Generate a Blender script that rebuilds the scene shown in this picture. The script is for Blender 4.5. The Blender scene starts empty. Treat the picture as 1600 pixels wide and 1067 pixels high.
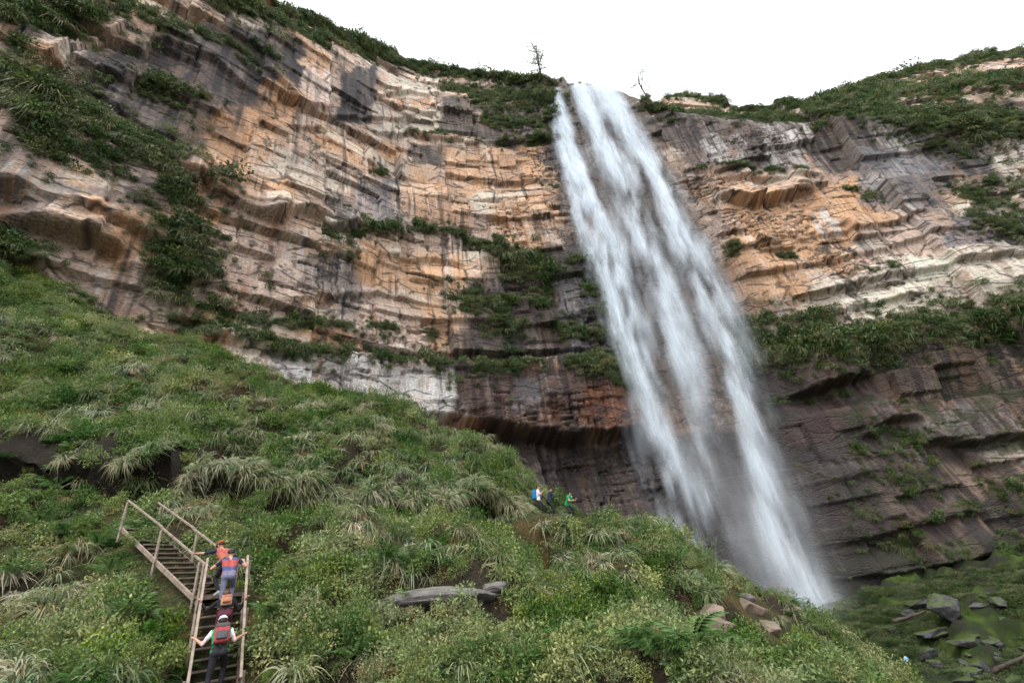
import bpy, bmesh, math, random
import numpy as np
from mathutils import Vector, Matrix

SC = bpy.context.scene
C = SC.collection
rnd = random.Random(7)
rng = np.random.default_rng(7)

# ------------------------------------------------------------------ camera
F_PX, W_PX, H_PX = 711.0, 1600.0, 1067.0
ZEN = (600.0, -700.0)                      # where verticals meet, in photo pixels
up_c = Vector(((ZEN[0]-W_PX/2)/F_PX, (H_PX/2-ZEN[1])/F_PX, -1.0)).normalized()
fw_c = (Vector((0, 0, -1)) - up_c*up_c.dot(Vector((0, 0, -1)))).normalized()
rt_c = fw_c.cross(up_c)
cam_data = bpy.data.cameras.new('camera')
cam = bpy.data.objects.new('camera', cam_data); C.objects.link(cam)
cam_data.sensor_width = 36.0
cam_data.lens = F_PX/W_PX*36.0
cam_data.clip_start = 0.1; cam_data.clip_end = 2000
cam.matrix_world = Matrix((rt_c, fw_c, up_c)).to_4x4()
SC.camera = cam

# ------------------------------------------------------------------ sky, sun, exposure
SUN_EL, SUN_AZ = math.radians(58), math.radians(205)      # azimuth clockwise from +Y
world = bpy.data.worlds.new('World'); SC.world = world; world.use_nodes = True
wn = world.node_tree.nodes; wl = world.node_tree.links
bg = wn['Background']
sky = wn.new('ShaderNodeTexSky'); sky.sky_type = 'NISHITA'; sky.sun_disc = False
sky.sun_elevation = SUN_EL; sky.sun_rotation = SUN_AZ; sky.dust_density = 4.0; sky.air_density = 1.0
mixw = wn.new('ShaderNodeMix'); mixw.data_type = 'RGBA'
mixw.inputs[0].default_value = 0.88                        # even white cloud cover over the blue
wl.new(sky.outputs[0], mixw.inputs[6]); mixw.inputs[7].default_value = (10.2, 10.4, 10.8, 1)
wl.new(mixw.outputs[2], bg.inputs[0]); bg.inputs[1].default_value = 0.12
sun_d = bpy.data.lights.new('sun', 'SUN'); sun_d.energy = 1.1; sun_d.angle = math.radians(22); sun_d.color = (1, .97, .92)
sun = bpy.data.objects.new('sun', sun_d); C.objects.link(sun)
sdir = Vector((math.sin(SUN_AZ)*math.cos(SUN_EL), math.cos(SUN_AZ)*math.cos(SUN_EL), math.sin(SUN_EL)))
sun.rotation_euler = (-sdir).to_track_quat('-Z', 'Y').to_euler()
SC.view_settings.view_transform = 'Standard'; SC.view_settings.look = 'None'
SC.view_settings.gamma = 1.0; SC.view_settings.exposure = 1.05
SC.cycles.max_bounces = 6; SC.cycles.diffuse_bounces = 3; SC.cycles.glossy_bounces = 2
SC.cycles.transmission_bounces = 3; SC.cycles.transparent_max_bounces = 32; SC.cycles.volume_bounces = 1
SC.cycles.use_denoising = True; SC.cycles.use_adaptive_sampling = True; SC.cycles.adaptive_threshold = 0.02

# ------------------------------------------------------------------ numpy noise
def hsh(ix, iy, seed=0):
    ix = np.asarray(ix, dtype=np.int64); iy = np.asarray(iy, dtype=np.int64)
    h = (ix*374761393 + iy*668265263 + seed*1442695041) & 0xffffffff
    h = ((h ^ (h >> 13))*1274126177) & 0xffffffff
    h = ((h ^ (h >> 16))*2246822519) & 0xffffffff
    h = h ^ (h >> 13)
    return h/4294967295.0
def vnoise(x, y, seed=0):
    x0 = np.floor(x); y0 = np.floor(y); fx = x-x0; fy = y-y0
    ix = x0.astype(np.int64); iy = y0.astype(np.int64)
    u = fx*fx*(3-2*fx); v = fy*fy*(3-2*fy)
    a = hsh(ix, iy, seed); b = hsh(ix+1, iy, seed); c = hsh(ix, iy+1, seed); d = hsh(ix+1, iy+1, seed)
    return (a*(1-u)+b*u)*(1-v) + (c*(1-u)+d*u)*v*1.0
def fbm(x, y, oct=4, seed=0, gain=.5):
    t = 0; a = 1; s = 0
    for o in range(oct):
        t = t + a*(vnoise(x, y, seed+o*17)*2-1); s += a; a *= gain; x = x*2.03+5.1; y = y*2.03+3.7
    return t/s
def sstep(x, a, b):
    t = np.clip((x-a)/(b-a), 0, 1); return t*t*(3-2*t)

# ------------------------------------------------------------------ rays of the survey (photo pixel -> X/Y, Z/Y)
RT, FW, UP = np.array(rt_c), np.array(fw_c), np.array(up_c)
def ray(px, py):
    d = np.array([(px-W_PX/2)/F_PX, (H_PX/2-py)/F_PX, -1.0])
    f = d @ FW
    return (d @ RT)/f, (d @ UP)/f
def at(px, py, Y):
    a, b = ray(px, py); return np.array([a*Y, Y, b*Y])

# plan of the rock wall, left to right
_pl = np.array([(-112, -6), (-70, 36), (-45, 61), (-20, 86), (4, 95), (29, 97.5), (50, 100), (130, 101), (275, 104)], float)
_seg = np.r_[0, np.cumsum(np.hypot(*np.diff(_pl, axis=0).T))]
_ss = np.arange(0, _seg[-1], .25)
_pp = np.c_[np.interp(_ss, _seg, _pl[:, 0]), np.interp(_ss, _seg, _pl[:, 1])]
_k = np.ones(61)/61
_pad = np.pad(_pp, ((30, 30), (0, 0)), mode='edge')
_pad[:30] += (np.arange(-30, 0)[:, None])*(_pp[1]-_pp[0]); _pad[-30:] += (np.arange(1, 31)[:, None])*(_pp[-1]-_pp[-2])
WALL = np.c_[np.convolve(_pad[:, 0], _k, 'valid'), np.convolve(_pad[:, 1], _k, 'valid')]
WS = np.r_[0, np.cumsum(np.hypot(*np.diff(WALL, axis=0).T))]
_t = np.gradient(WALL, axis=0); _t /= np.linalg.norm(_t, axis=1)[:, None]
WN = np.c_[_t[:, 1], -_t[:, 0]]
def wall_xy(s):
    return np.stack([np.interp(s, WS, WALL[:, 0]), np.interp(s, WS, WALL[:, 1])], -1)
def wall_n(s):
    return np.stack([np.interp(s, WS, WN[:, 0]), np.interp(s, WS, WN[:, 1])], -1)
def s_of_x(x):
    return float(np.interp(x, WALL[:, 0], WS))
_ze = ([0, s_of_x(-20), s_of_x(8), s_of_x(26), s_of_x(56), s_of_x(70), s_of_x(100), s_of_x(275)], [142, 142, 152, 170, 170, 140, 123, 123])
def lean(s, z):
    return np.interp(s, [s_of_x(40), s_of_x(75)], [.12, .38])*np.maximum(0, z-np.interp(s, *_ze)) + .05*np.maximum(0, z-70)
def wall_at(px, py):
    """(s, z) on the rock wall seen at a photo pixel"""
    a, b = ray(px, py)
    Y = np.arange(8, 190, .25)
    P = np.c_[a*Y, Y]
    d2 = ((P[:, None, :]-WALL[None, ::4, :])**2).sum(-1); i = d2.argmin(1)*4
    n = ((P-WALL[i])*WN[i]).sum(-1) + lean(WS[i], b*Y)
    k = np.where((n[:-1] > 0) & (n[1:] <= 0))[0]
    k = k[0] if len(k) else len(n)-2
    f = n[k]/(n[k]-n[k+1]+1e-9)
    y = Y[k]+f*(Y[k+1]-Y[k])
    return float(WS[i[k]]*(1-f)+WS[i[k+1]]*f), float(b*y)
def wall_dist(s, z):
    p = wall_xy(s); return float(np.sqrt(p[0]**2+p[1]**2+z*z))

# ------------------------------------------------------------------ helpers
def lin(r, g, b):
    f = lambda v: ((v/255+.055)/1.055)**2.4 if v > 10 else v/255/12.92
    return (f(r), f(g), f(b), 1)
def new_mat(name):
    m = bpy.data.materials.new(name); m.use_nodes = True
    nt = m.node_tree; nt.nodes.clear()
    out = nt.nodes.new('ShaderNodeOutputMaterial')
    return m, nt, out
def nd(nt, t, **kw):
    n = nt.nodes.new(t)
    for k, v in kw.items(): setattr(n, k, v)
    return n
def ramp(nt, stops, interp='LINEAR'):
    r = nt.nodes.new('ShaderNodeValToRGB'); r.color_ramp.interpolation = interp
    e = r.color_ramp.elements
    while len(e) < len(stops): e.new(.5)
    for i, (p, c) in enumerate(stops):
        e[i].position = p; e[i].color = c if len(c) == 4 else (*c, 1)
    return r
def mesh_np(name, V, Fq, smooth=False, col=None, uv=None):
    """mesh from numpy arrays; Fq (n,3) or (n,4)"""
    me = bpy.data.meshes.new(name)
    V = np.ascontiguousarray(V, dtype=np.float32); Fq = np.ascontiguousarray(Fq, dtype=np.int32)
    k = Fq.shape[1]
    me.vertices.add(len(V)); me.vertices.foreach_set('co', V.ravel())
    me.loops.add(Fq.size); me.loops.foreach_set('vertex_index', Fq.ravel())
    me.polygons.add(len(Fq)); me.polygons.foreach_set('loop_start', np.arange(0, Fq.size, k, dtype=np.int32))
    if smooth: me.polygons.foreach_set('use_smooth', np.ones(len(Fq), dtype=bool))
    me.update(calc_edges=True)
    if col is not None:
        a = me.attributes.new('Col', 'FLOAT_COLOR', 'POINT')
        c = np.ones((len(V), 4), np.float32); c[:, :col.shape[1]] = col
        a.data.foreach_set('color', c.ravel())
    if uv is not None:
        a = me.attributes.new('wall', 'FLOAT_VECTOR', 'POINT')
        a.data.foreach_set('vector', np.ascontiguousarray(uv, np.float32).ravel())
    me.validate()
    return me
def obj(name, me, mat=None, parent=None, loc=None):
    o = bpy.data.objects.new(name, me); C.objects.link(o)
    if mat is not None and me is not None:
        me.materials.clear(); me.materials.append(mat)
    if parent: o.parent = parent
    if loc is not None: o.location = loc
    return o
def empty(name, loc, rz=0):
    o = bpy.data.objects.new(name, None); C.objects.link(o); o.location = loc; o.rotation_euler = (0, 0, rz)
    o.empty_display_size = .2
    return o
def tag(o, label=None, cat=None, group=None, kind=None):
    if label: o['label'] = label
    if cat: o['category'] = cat
    if group: o['group'] = group
    if kind: o['kind'] = kind
    return o
def bm_mesh(name, bm, smooth=False):
    me = bpy.data.meshes.new(name); bmesh.ops.recalc_face_normals(bm, faces=bm.faces); bm.to_mesh(me); bm.free()
    if smooth:
        for p in me.polygons: p.use_smooth = True
    return me
def bar(bm, p, q, w, h, upv=(0, 0, 1), bev=.006):
    """a sawn timber from p to q, w across, h high"""
    p = Vector(p); q = Vector(q); d = (q-p).normalized()
    side = d.cross(Vector(upv)).normalized(); u = side.cross(d).normalized()
    vs = []
    for e in (p, q):
        for sx, sy in ((-1, -1), (1, -1), (1, 1), (-1, 1)):
            vs.append(bm.verts.new(e+side*(sx*w/2)+u*(sy*h/2)))
    fs = [(0, 1, 2, 3), (7, 6, 5, 4), (0, 4, 5, 1), (1, 5, 6, 2), (2, 6, 7, 3), (3, 7, 4, 0)]
    faces = [bm.faces.new([vs[i] for i in f]) for f in fs]
    if bev:
        bmesh.ops.bevel(bm, geom=list({e for f in faces for e in f.edges}), offset=bev, segments=1, affect='EDGES')
#@@STRUCTURE

# ================================================================== THE ROCK WALL
def W(pts): return np.array([wall_at(x, y) for x, y in pts])
SKY_PX = [(440, 15), (490, 34), (540, 52), (590, 72), (640, 88), (700, 100), (760, 112), (820, 122), (850, 124), (872, 124), (884, 120), (893, 134), (920, 132), (945, 138),
          (975, 146), (1000, 156), (1040, 150), (1080, 145), (1120, 152), (1160, 165), (1200, 163), (1260, 166), (1300, 150), (1330, 138), (1400, 120), (1450, 105),
          (1500, 90), (1540, 80), (1600, 80)]
LIP_Y = 105.0                                       # the stream has cut its lip back to here
def _sky_pt(px, py):
    if 862 <= px <= 985:
        q = at(px, py, LIP_Y); return s_of_x(q[0]), q[2]
    return wall_at(px, py)
sky_sz = np.array([_sky_pt(*p) for p in SKY_PX]); sky_sz = sky_sz[np.argsort(sky_sz[:, 0])]
def z_sky(s):
    return np.interp(s, sky_sz[:, 0], sky_sz[:, 1])

# non-uniform columns: fine where the wall is in view
def spaced(lo, hi, step):
    out = [lo]
    while out[-1] < hi: out.append(out[-1]+step(out[-1]))
    return np.array(out)
_s0, _s1 = 6.0, WS[-1]-4
def _st(s):
    x, y = wall_xy(s)
    return .27 if -72 < x < 118 else (.42 if x < 160 else .8)
SV = spaced(_s0, _s1, _st)
NR, NB = 660, 10
TV = np.linspace(0, 1, NR)
zs = z_sky(SV) + 1.2*fbm(SV/9, SV*0+3, 3, 5) + .8*fbm(SV/2.5, SV*0+3, 2, 6)
Z = -20 + (zs[None, :]+20)*TV[:, None]
S = np.repeat(SV[None, :], NR, 0)

def seg_dist(S, Z, P):
    """distance to a polyline in wall metres"""
    best = np.full(S.shape, 1e9)
    for (a, b) in zip(P[:-1], P[1:]):
        d = b-a; L = d@d+1e-9
        t = np.clip(((S-a[0])*d[0]+(Z-a[1])*d[1])/L, 0, 1)
        best = np.minimum(best, np.hypot(S-(a[0]+t*d[0]), Z-(a[1]+t*d[1])))
    return best
def window(P, pad):
    """rows and columns of the wall grid around a set of (s, z)"""
    j0, j1 = np.searchsorted(SV, [P[:, 0].min()-pad, P[:, 0].max()+pad]); j1 = max(j1, j0+2); j1 = min(j1, len(SV)); j0 = min(j0, j1-2)
    f = lambda z, zz: (z+20)/(zz+20)*(NR-1)
    i0 = int(np.clip(f(P[:, 1].min()-pad, zs[j0:j1].max()), 0, NR-3)); i1 = int(np.clip(f(P[:, 1].max()+pad, zs[j0:j1].min())+2, i0+2, NR))
    return np.s_[i0:i1, j0:j1]
WARP = [(fbm(S/6, Z/6, 4, 301+i*7), fbm(S/6, Z/6, 4, 351+i*7)) for i in range(2)]
def poly_mask(w, P, soft, i):
    """soft mask of a polygon with a ragged edge"""
    A, B = WARP[i % 2]
    sx = S[w]+soft*1.3*A[w]; sz = Z[w]+soft*1.3*B[w]
    inside = np.zeros(sx.shape, bool)
    n = len(P)
    for i in range(n):
        x1, y1 = P[i]; x2, y2 = P[(i+1) % n]
        inside ^= ((y1 > sz) != (y2 > sz)) & (sx < (x2-x1)*(sz-y1)/(y2-y1+1e-12)+x1)
    d = seg_dist(sx, sz, np.vstack([P, P[:1]]))
    return sstep(np.where(inside, d, -d), -soft*.5, soft*.5)

# ---- relief: the wall is split again and again along bedding planes and joints; every block keeps its own plane
def relief():
    g = np.random.default_rng(5)
    ws = S + .35*fbm(S/6, Z/6, 2, 13) + .10*Z*.12 ; wz = Z + .7*fbm(S/40, Z/40, 2, 11) + .12*fbm(S/7, Z/7, 2, 12)
    s0, s1, z0, z1, res = ws.min()-1, ws.max()+1, wz.min()-1, wz.max()+1, .12
    IDX = np.zeros((int((z1-z0)/res)+2, int((s1-s0)/res)+2), np.int32); L = []
    _gx, _gz = np.meshgrid(np.arange(s0, s1+2, 2.), np.arange(z0, z1+2, 2.)); _R = sstep(fbm(_gx/22, _gz/16, 3, 52), .0, .5)
    rgh = lambda x, y: _R[int((y-z0)/2), int((x-s0)/2)]
    stack = [(s0, s1, z0, z1, 0., .5)]
    while stack:
        a, b, c, d, off, h = stack.pop(); w, t = b-a, d-c
        r = rgh((a+b)/2, (c+d)/2)
        lim = (9.5-7.5*r, 6.0-4.9*r)
        if (w < lim[0]*2 and t < lim[1]*2 and g.random() < .5) or (w < 1.3 and t < .7) or (w < lim[0] and t < lim[1]):
            k = len(L); sz = min(w, t*2); L.append((off, g.normal(0, .055)+g.normal(0, .10)*(g.random() < .22), g.normal(0, .05)+g.normal(0, .10)*(g.random() < .2), (a+b)/2, (c+d)/2, a, b, c, d, g.random(), h, r, g.random()))
            IDX[int((c-z0)/res):int((d-z0)/res)+1, int((a-s0)/res):int((b-s0)/res)+1] = k
            continue
        f = g.uniform(.3, .7)
        amp = .056*min(w, t*1.6, 12)**.9
        if t*(1.9 if g.random() < .8 else .8) > w:
            m = c+t*f; stack += [(a, b, c, m, off+g.normal(0, amp), g.random()), (a, b, m, d, off+g.normal(0, amp), g.random())]
        else:
            m = a+w*f; stack += [(a, m, c, d, off+g.normal(0, amp*.8), g.random()), (m, b, c, d, off+g.normal(0, amp*.8), g.random())]
    L = np.array(L, np.float32).T.copy(); k = IDX[((wz-z0)/res).astype(int), ((ws-s0)/res).astype(int)]
    class Q_:
        def __getitem__(self, i): return L[i[-1]][k]
    q = Q_()
    D = 0
    for dz in (-.06, .06):                    # the edge of a block lies between grid rows, not on them
        kq = IDX[((wz+dz-z0)/res).astype(int), ((ws+dz*.6-s0)/res).astype(int)]
        D = D+.5*(np.clip(L[0][kq], -1.9, 1.9)+np.clip(L[1][kq]*(ws-L[3][kq]), -.9, .9)+np.clip(L[2][kq]*(wz+dz-L[4][kq]), -.8, .8))
    ez = np.minimum(wz-q[..., 7], q[..., 8]-wz); es = np.minimum(ws-q[..., 5], q[..., 6]-ws); wid = q[..., 12]
    D -= (.08+1.7*wid**4)*np.exp(-(ez/.2)**2)*(vnoise(S/5, Z/2, 57) > .4) + (1.2*q[..., 9]**3)*np.exp(-(es/.2)**2)
    D += .7*fbm(S/45, Z/45, 2, 21) + (.04+.24*q[..., 11])*fbm(S/1.4, Z/.9, 4, 61) + .06*fbm(S/.7, Z/.6, 2, 63)
    return D, q[..., 10], q[..., 9], q[..., 11], k
D, BH, BH2, ROUGH, K2 = relief()
# ---- surveyed roofs and ledges: (pixels, metres proud above the line, fade upward, metres cut back below, fade downward)
ROOFS = [
    ([(296, 276), (345, 305), (400, 335), (440, 343)], 1.9, 5, 1.2, 4),
    ([(425, 345), (470, 332), (515, 352), (560, 350)], 2.6, 9, .8, 3),
    ([(10, 352), (60, 360), (110, 372), (185, 392)], 2.6, 4, 2.4, 3),
    ([(100, 336), (170, 345), (235, 372)], 1.4, 3, .8, 2),
    ([(30, 398), (75, 424)], 1.2, 3, .6, 2), ([(130, 408), (210, 412), (300, 440)], 1.1, 3, .6, 2),
    ([(310, 522), (380, 540), (450, 555)], .8, 2, 1.2, 2),
    ([(690, 646), (760, 655), (830, 668), (900, 676), (960, 668), (1050, 650)], 1.6, 12, 7.5, 12),
    ([(1170, 616), (1230, 612), (1290, 603), (1345, 588)], 3.4, 6, 4.2, 4),
    ([(1130, 306), (1175, 314), (1230, 300), (1268, 288)], 3.2, 4, 2.4, 4),
    ([(1135, 276), (1220, 275), (1270, 272)], 1.4, 3, .5, 3),
    ([(1290, 362), (1380, 350), (1440, 330)], 1.1, 3, .8, 2), ([(1130, 392), (1200, 378)], 1.2, 3, 1.0, 2),
    ([(1200, 420), (1330, 395), (1450, 365)], .9, 2, .6, 2),
    ([(1270, 458), (1340, 440), (1430, 418), (1600, 398)], 1.2, 3, 1.0, 2.5),
    ([(1270, 492), (1350, 472), (1440, 455)], 1.0, 2, .8, 2),
    ([(1350, 680), (1390, 655), (1430, 652)], 2.0, 4, 1.2, 3), ([(1450, 690), (1520, 690), (1600, 678)], 1.8, 6, 2.4, 5),
    ([(1225, 738), (1300, 718), (1370, 708)], .9, 2, .6, 2), ([(1225, 762), (1300, 750), (1360, 736)], 1.0, 2, .8, 3),
    ([(1300, 850), (1420, 822), (1520, 800)], 1.2, 3, 1.0, 3), ([(1330, 905), (1470, 880), (1560, 862)], 1.2, 3, .8, 3),
    ([(420, 120), (470, 165), (520, 180), (590, 185), (640, 178)], .9, 3, .7, 2),
    ([(590, 152), (640, 140), (690, 148)], .9, 3, .9, 2), ([(440, 190), (500, 198)], 1.0, 2, .5, 2),
    ([(590, 205), (640, 210), (760, 222), (850, 216)], .6, 3, 1.0, 2),
    ([(690, 262), (740, 274), (800, 280), (860, 276)], 1.0, 4, .9, 2), ([(730, 305), (800, 303), (860, 300)], .6, 3, 1.2, 2),
    ([(310, 250), (360, 275), (430, 300)], .7, 3, .5, 2), ([(610, 400), (680, 402), (720, 410)], .8, 2, .7, 1.5),
    ([(460, 470), (500, 462), (590, 452)], .9, 2, .8, 2), ([(650, 430), (690, 432)], .9, 2, .7, 1.5),
    ([(250, 60), (330, 90), (380, 130)], 1.2, 4, 1.0, 3), ([(60, 100), (130, 70), (200, 40)], 1.2, 4, 1.0, 3), ([(0, 300), (40, 318)], 1.6, 4, 1.6, 3),
    ([(160, 150), (230, 200), (290, 230)], 1.2, 4, 1.0, 3), ([(690, 500), (760, 505)], .8, 2, .8, 2),
]
spk0 = fbm(S/1.1, Z/.9, 3, 66)
for i, (px, A, ua, B, db) in enumerate(ROOFS):
    P = W(px)
    z0 = np.interp(SV, P[np.argsort(P[:, 0]), 0], P[np.argsort(P[:, 0]), 1])
    z0 = z0 + .25*fbm(SV/3, SV*0+i, 3, 70+i)+.5*(hsh(np.floor(SV/5.1), SV*0+i, 71)-.5)
    lo, hi = P[:, 0].min(), P[:, 0].max(); e = max(2., .18*(hi-lo))
    tap = sstep(SV, lo-e, lo+e*.6)*(1-sstep(SV, hi-e*.6, hi+e))
    wob = .6+.8*hsh(np.floor(SV/4.3+.3*fbm(SV/3, SV*0, 2, 9)), SV*0+i, 90+i)*.6+.3*vnoise(SV/9, SV*0+i, 91+i)
    h = Z-z0[None, :]
    m = sstep(h+.15*spk0, -1.0, .4)
    D += (A*np.clip(1-np.maximum(h, 0)/(ua*1.7), 0, 1)*m - B*np.clip(1+np.minimum(h, 0)/(db*1.7), 0, 1)*(1-m))*(tap*wob)[None, :]
# ledges: the wall above stands back
LEDGES = [([(310, 512), (400, 530), (500, 545), (600, 555), (720, 572), (840, 566), (960, 556)], 2.8, 9),
          ([(1175, 548), (1300, 530), (1450, 508), (1600, 484)], 3.4, 10),
          ([(560, 352), (640, 352), (740, 372), (830, 400)], 1.8, 6),
          ([(640, 205), (700, 212), (770, 222), (860, 205)], 1.5, 5), ([(1040, 172), (1200, 190), (1330, 198), (1600, 205)], 2.0, 8),
          ([(480, 395), (560, 398)], 1.0, 4), ([(1090, 262), (1200, 262), (1270, 260)], 1.4, 4)]
for i, (px, A, dn) in enumerate(LEDGES):
    P = W(px); P = P[np.argsort(P[:, 0])]
    z0 = np.interp(SV, P[:, 0], P[:, 1]) + .7*fbm(SV/6, SV*0+i, 3, 170+i)
    lo, hi = P[0, 0], P[-1, 0]; e = 4.
    tap = sstep(SV, lo-e, lo+e)*(1-sstep(SV, hi-e, hi+e))
    h = Z-z0[None, :]
    D += A*np.where(h <= 0, np.clip(1+h/(dn*1.8), 0, 1), np.exp(-(h/.45)**2))*(tap*(.7+.5*hsh(np.floor(SV/6.3), SV*0+i, 172)))[None, :]
# the waterfall's notch is worn back to the lip
_sa, _sb = s_of_x(at(862, 124, LIP_Y)[0]), s_of_x(at(985, 150, LIP_Y)[0])
notch = sstep(SV, _sa-4, _sa+1)*(1-sstep(SV, _sb-1, _sb+5))
D = np.clip(D, -9, 9)-lean(S, Z)
_wy = wall_xy(SV)[:, 1]
near_fall = (sstep(SV, _sa-16, _sa-5)*(1-sstep(SV, _sb+4, _sb+14)))[None, :]*sstep(Z, 0, 30)
D = D-np.maximum(D-.2, 0)*near_fall
D = D-np.maximum(D+3.2, 0)*(sstep(SV, _sa-11, _sa-3)*(1-sstep(SV, _sb+2, _sb+8)))[None, :]*sstep(Z, 10, 40)
tgt = -2.2-(LIP_Y-_wy-2.2)[None, :]*np.clip((Z-30)/(zs[None, :]-30), 0, 1)**1.4
D = D*(1-notch)[None, :] + notch[None, :]*(tgt+.35*np.clip(D+lean(S, Z), -3, 1.5)*(1-sstep(Z, zs[None, :]-12, zs[None, :]-2)))

# ---- colour of the stone (its own stains, varnish and lichen)
TAN, PINK, ORG, CREAM = (.43, .305, .22), (.45, .34, .275), (.46, .265, .14), (.54, .47, .38)
GREY, DARK, BLACK, WHITE = (.13, .118, .112), (.034, .028, .029), (.022, .019, .02), (.52, .49, .46)
RUST, BROWN, REDBR, MOSS, BLUEG = (.125, .047, .022), (.027, .018, .016), (.046, .022, .019), (.026, .034, .011), (.14, .138, .15)
def mixc(col, c, m): return col + (np.array(c, np.float32)[None, None, :]-col)*np.clip(m, 0, 1)[..., None]
st1 = fbm(S/.9, Z/16, 4, 201, .6); st2 = fbm(S/2.6, Z/30, 3, 211, .6); st3 = fbm(S/.45, Z/7, 3, 221)
big = fbm(S/20, Z/14, 3, 231); spk = fbm(S/1.3, Z/1.0, 4, 241, .6)
col = np.zeros(S.shape+(3,), np.float32) + np.array(TAN, np.float32)
col = mixc(col, PINK, sstep(big, -.1, .3)); col = mixc(col, ORG, sstep(fbm(S/9, Z/9, 3, 251)+.35*st2, .05, .35)*.8)
col = mixc(col, CREAM, sstep(fbm(S/11, Z/5, 3, 261)+.3*(BH-.5), .18, .42)*.7)
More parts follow.
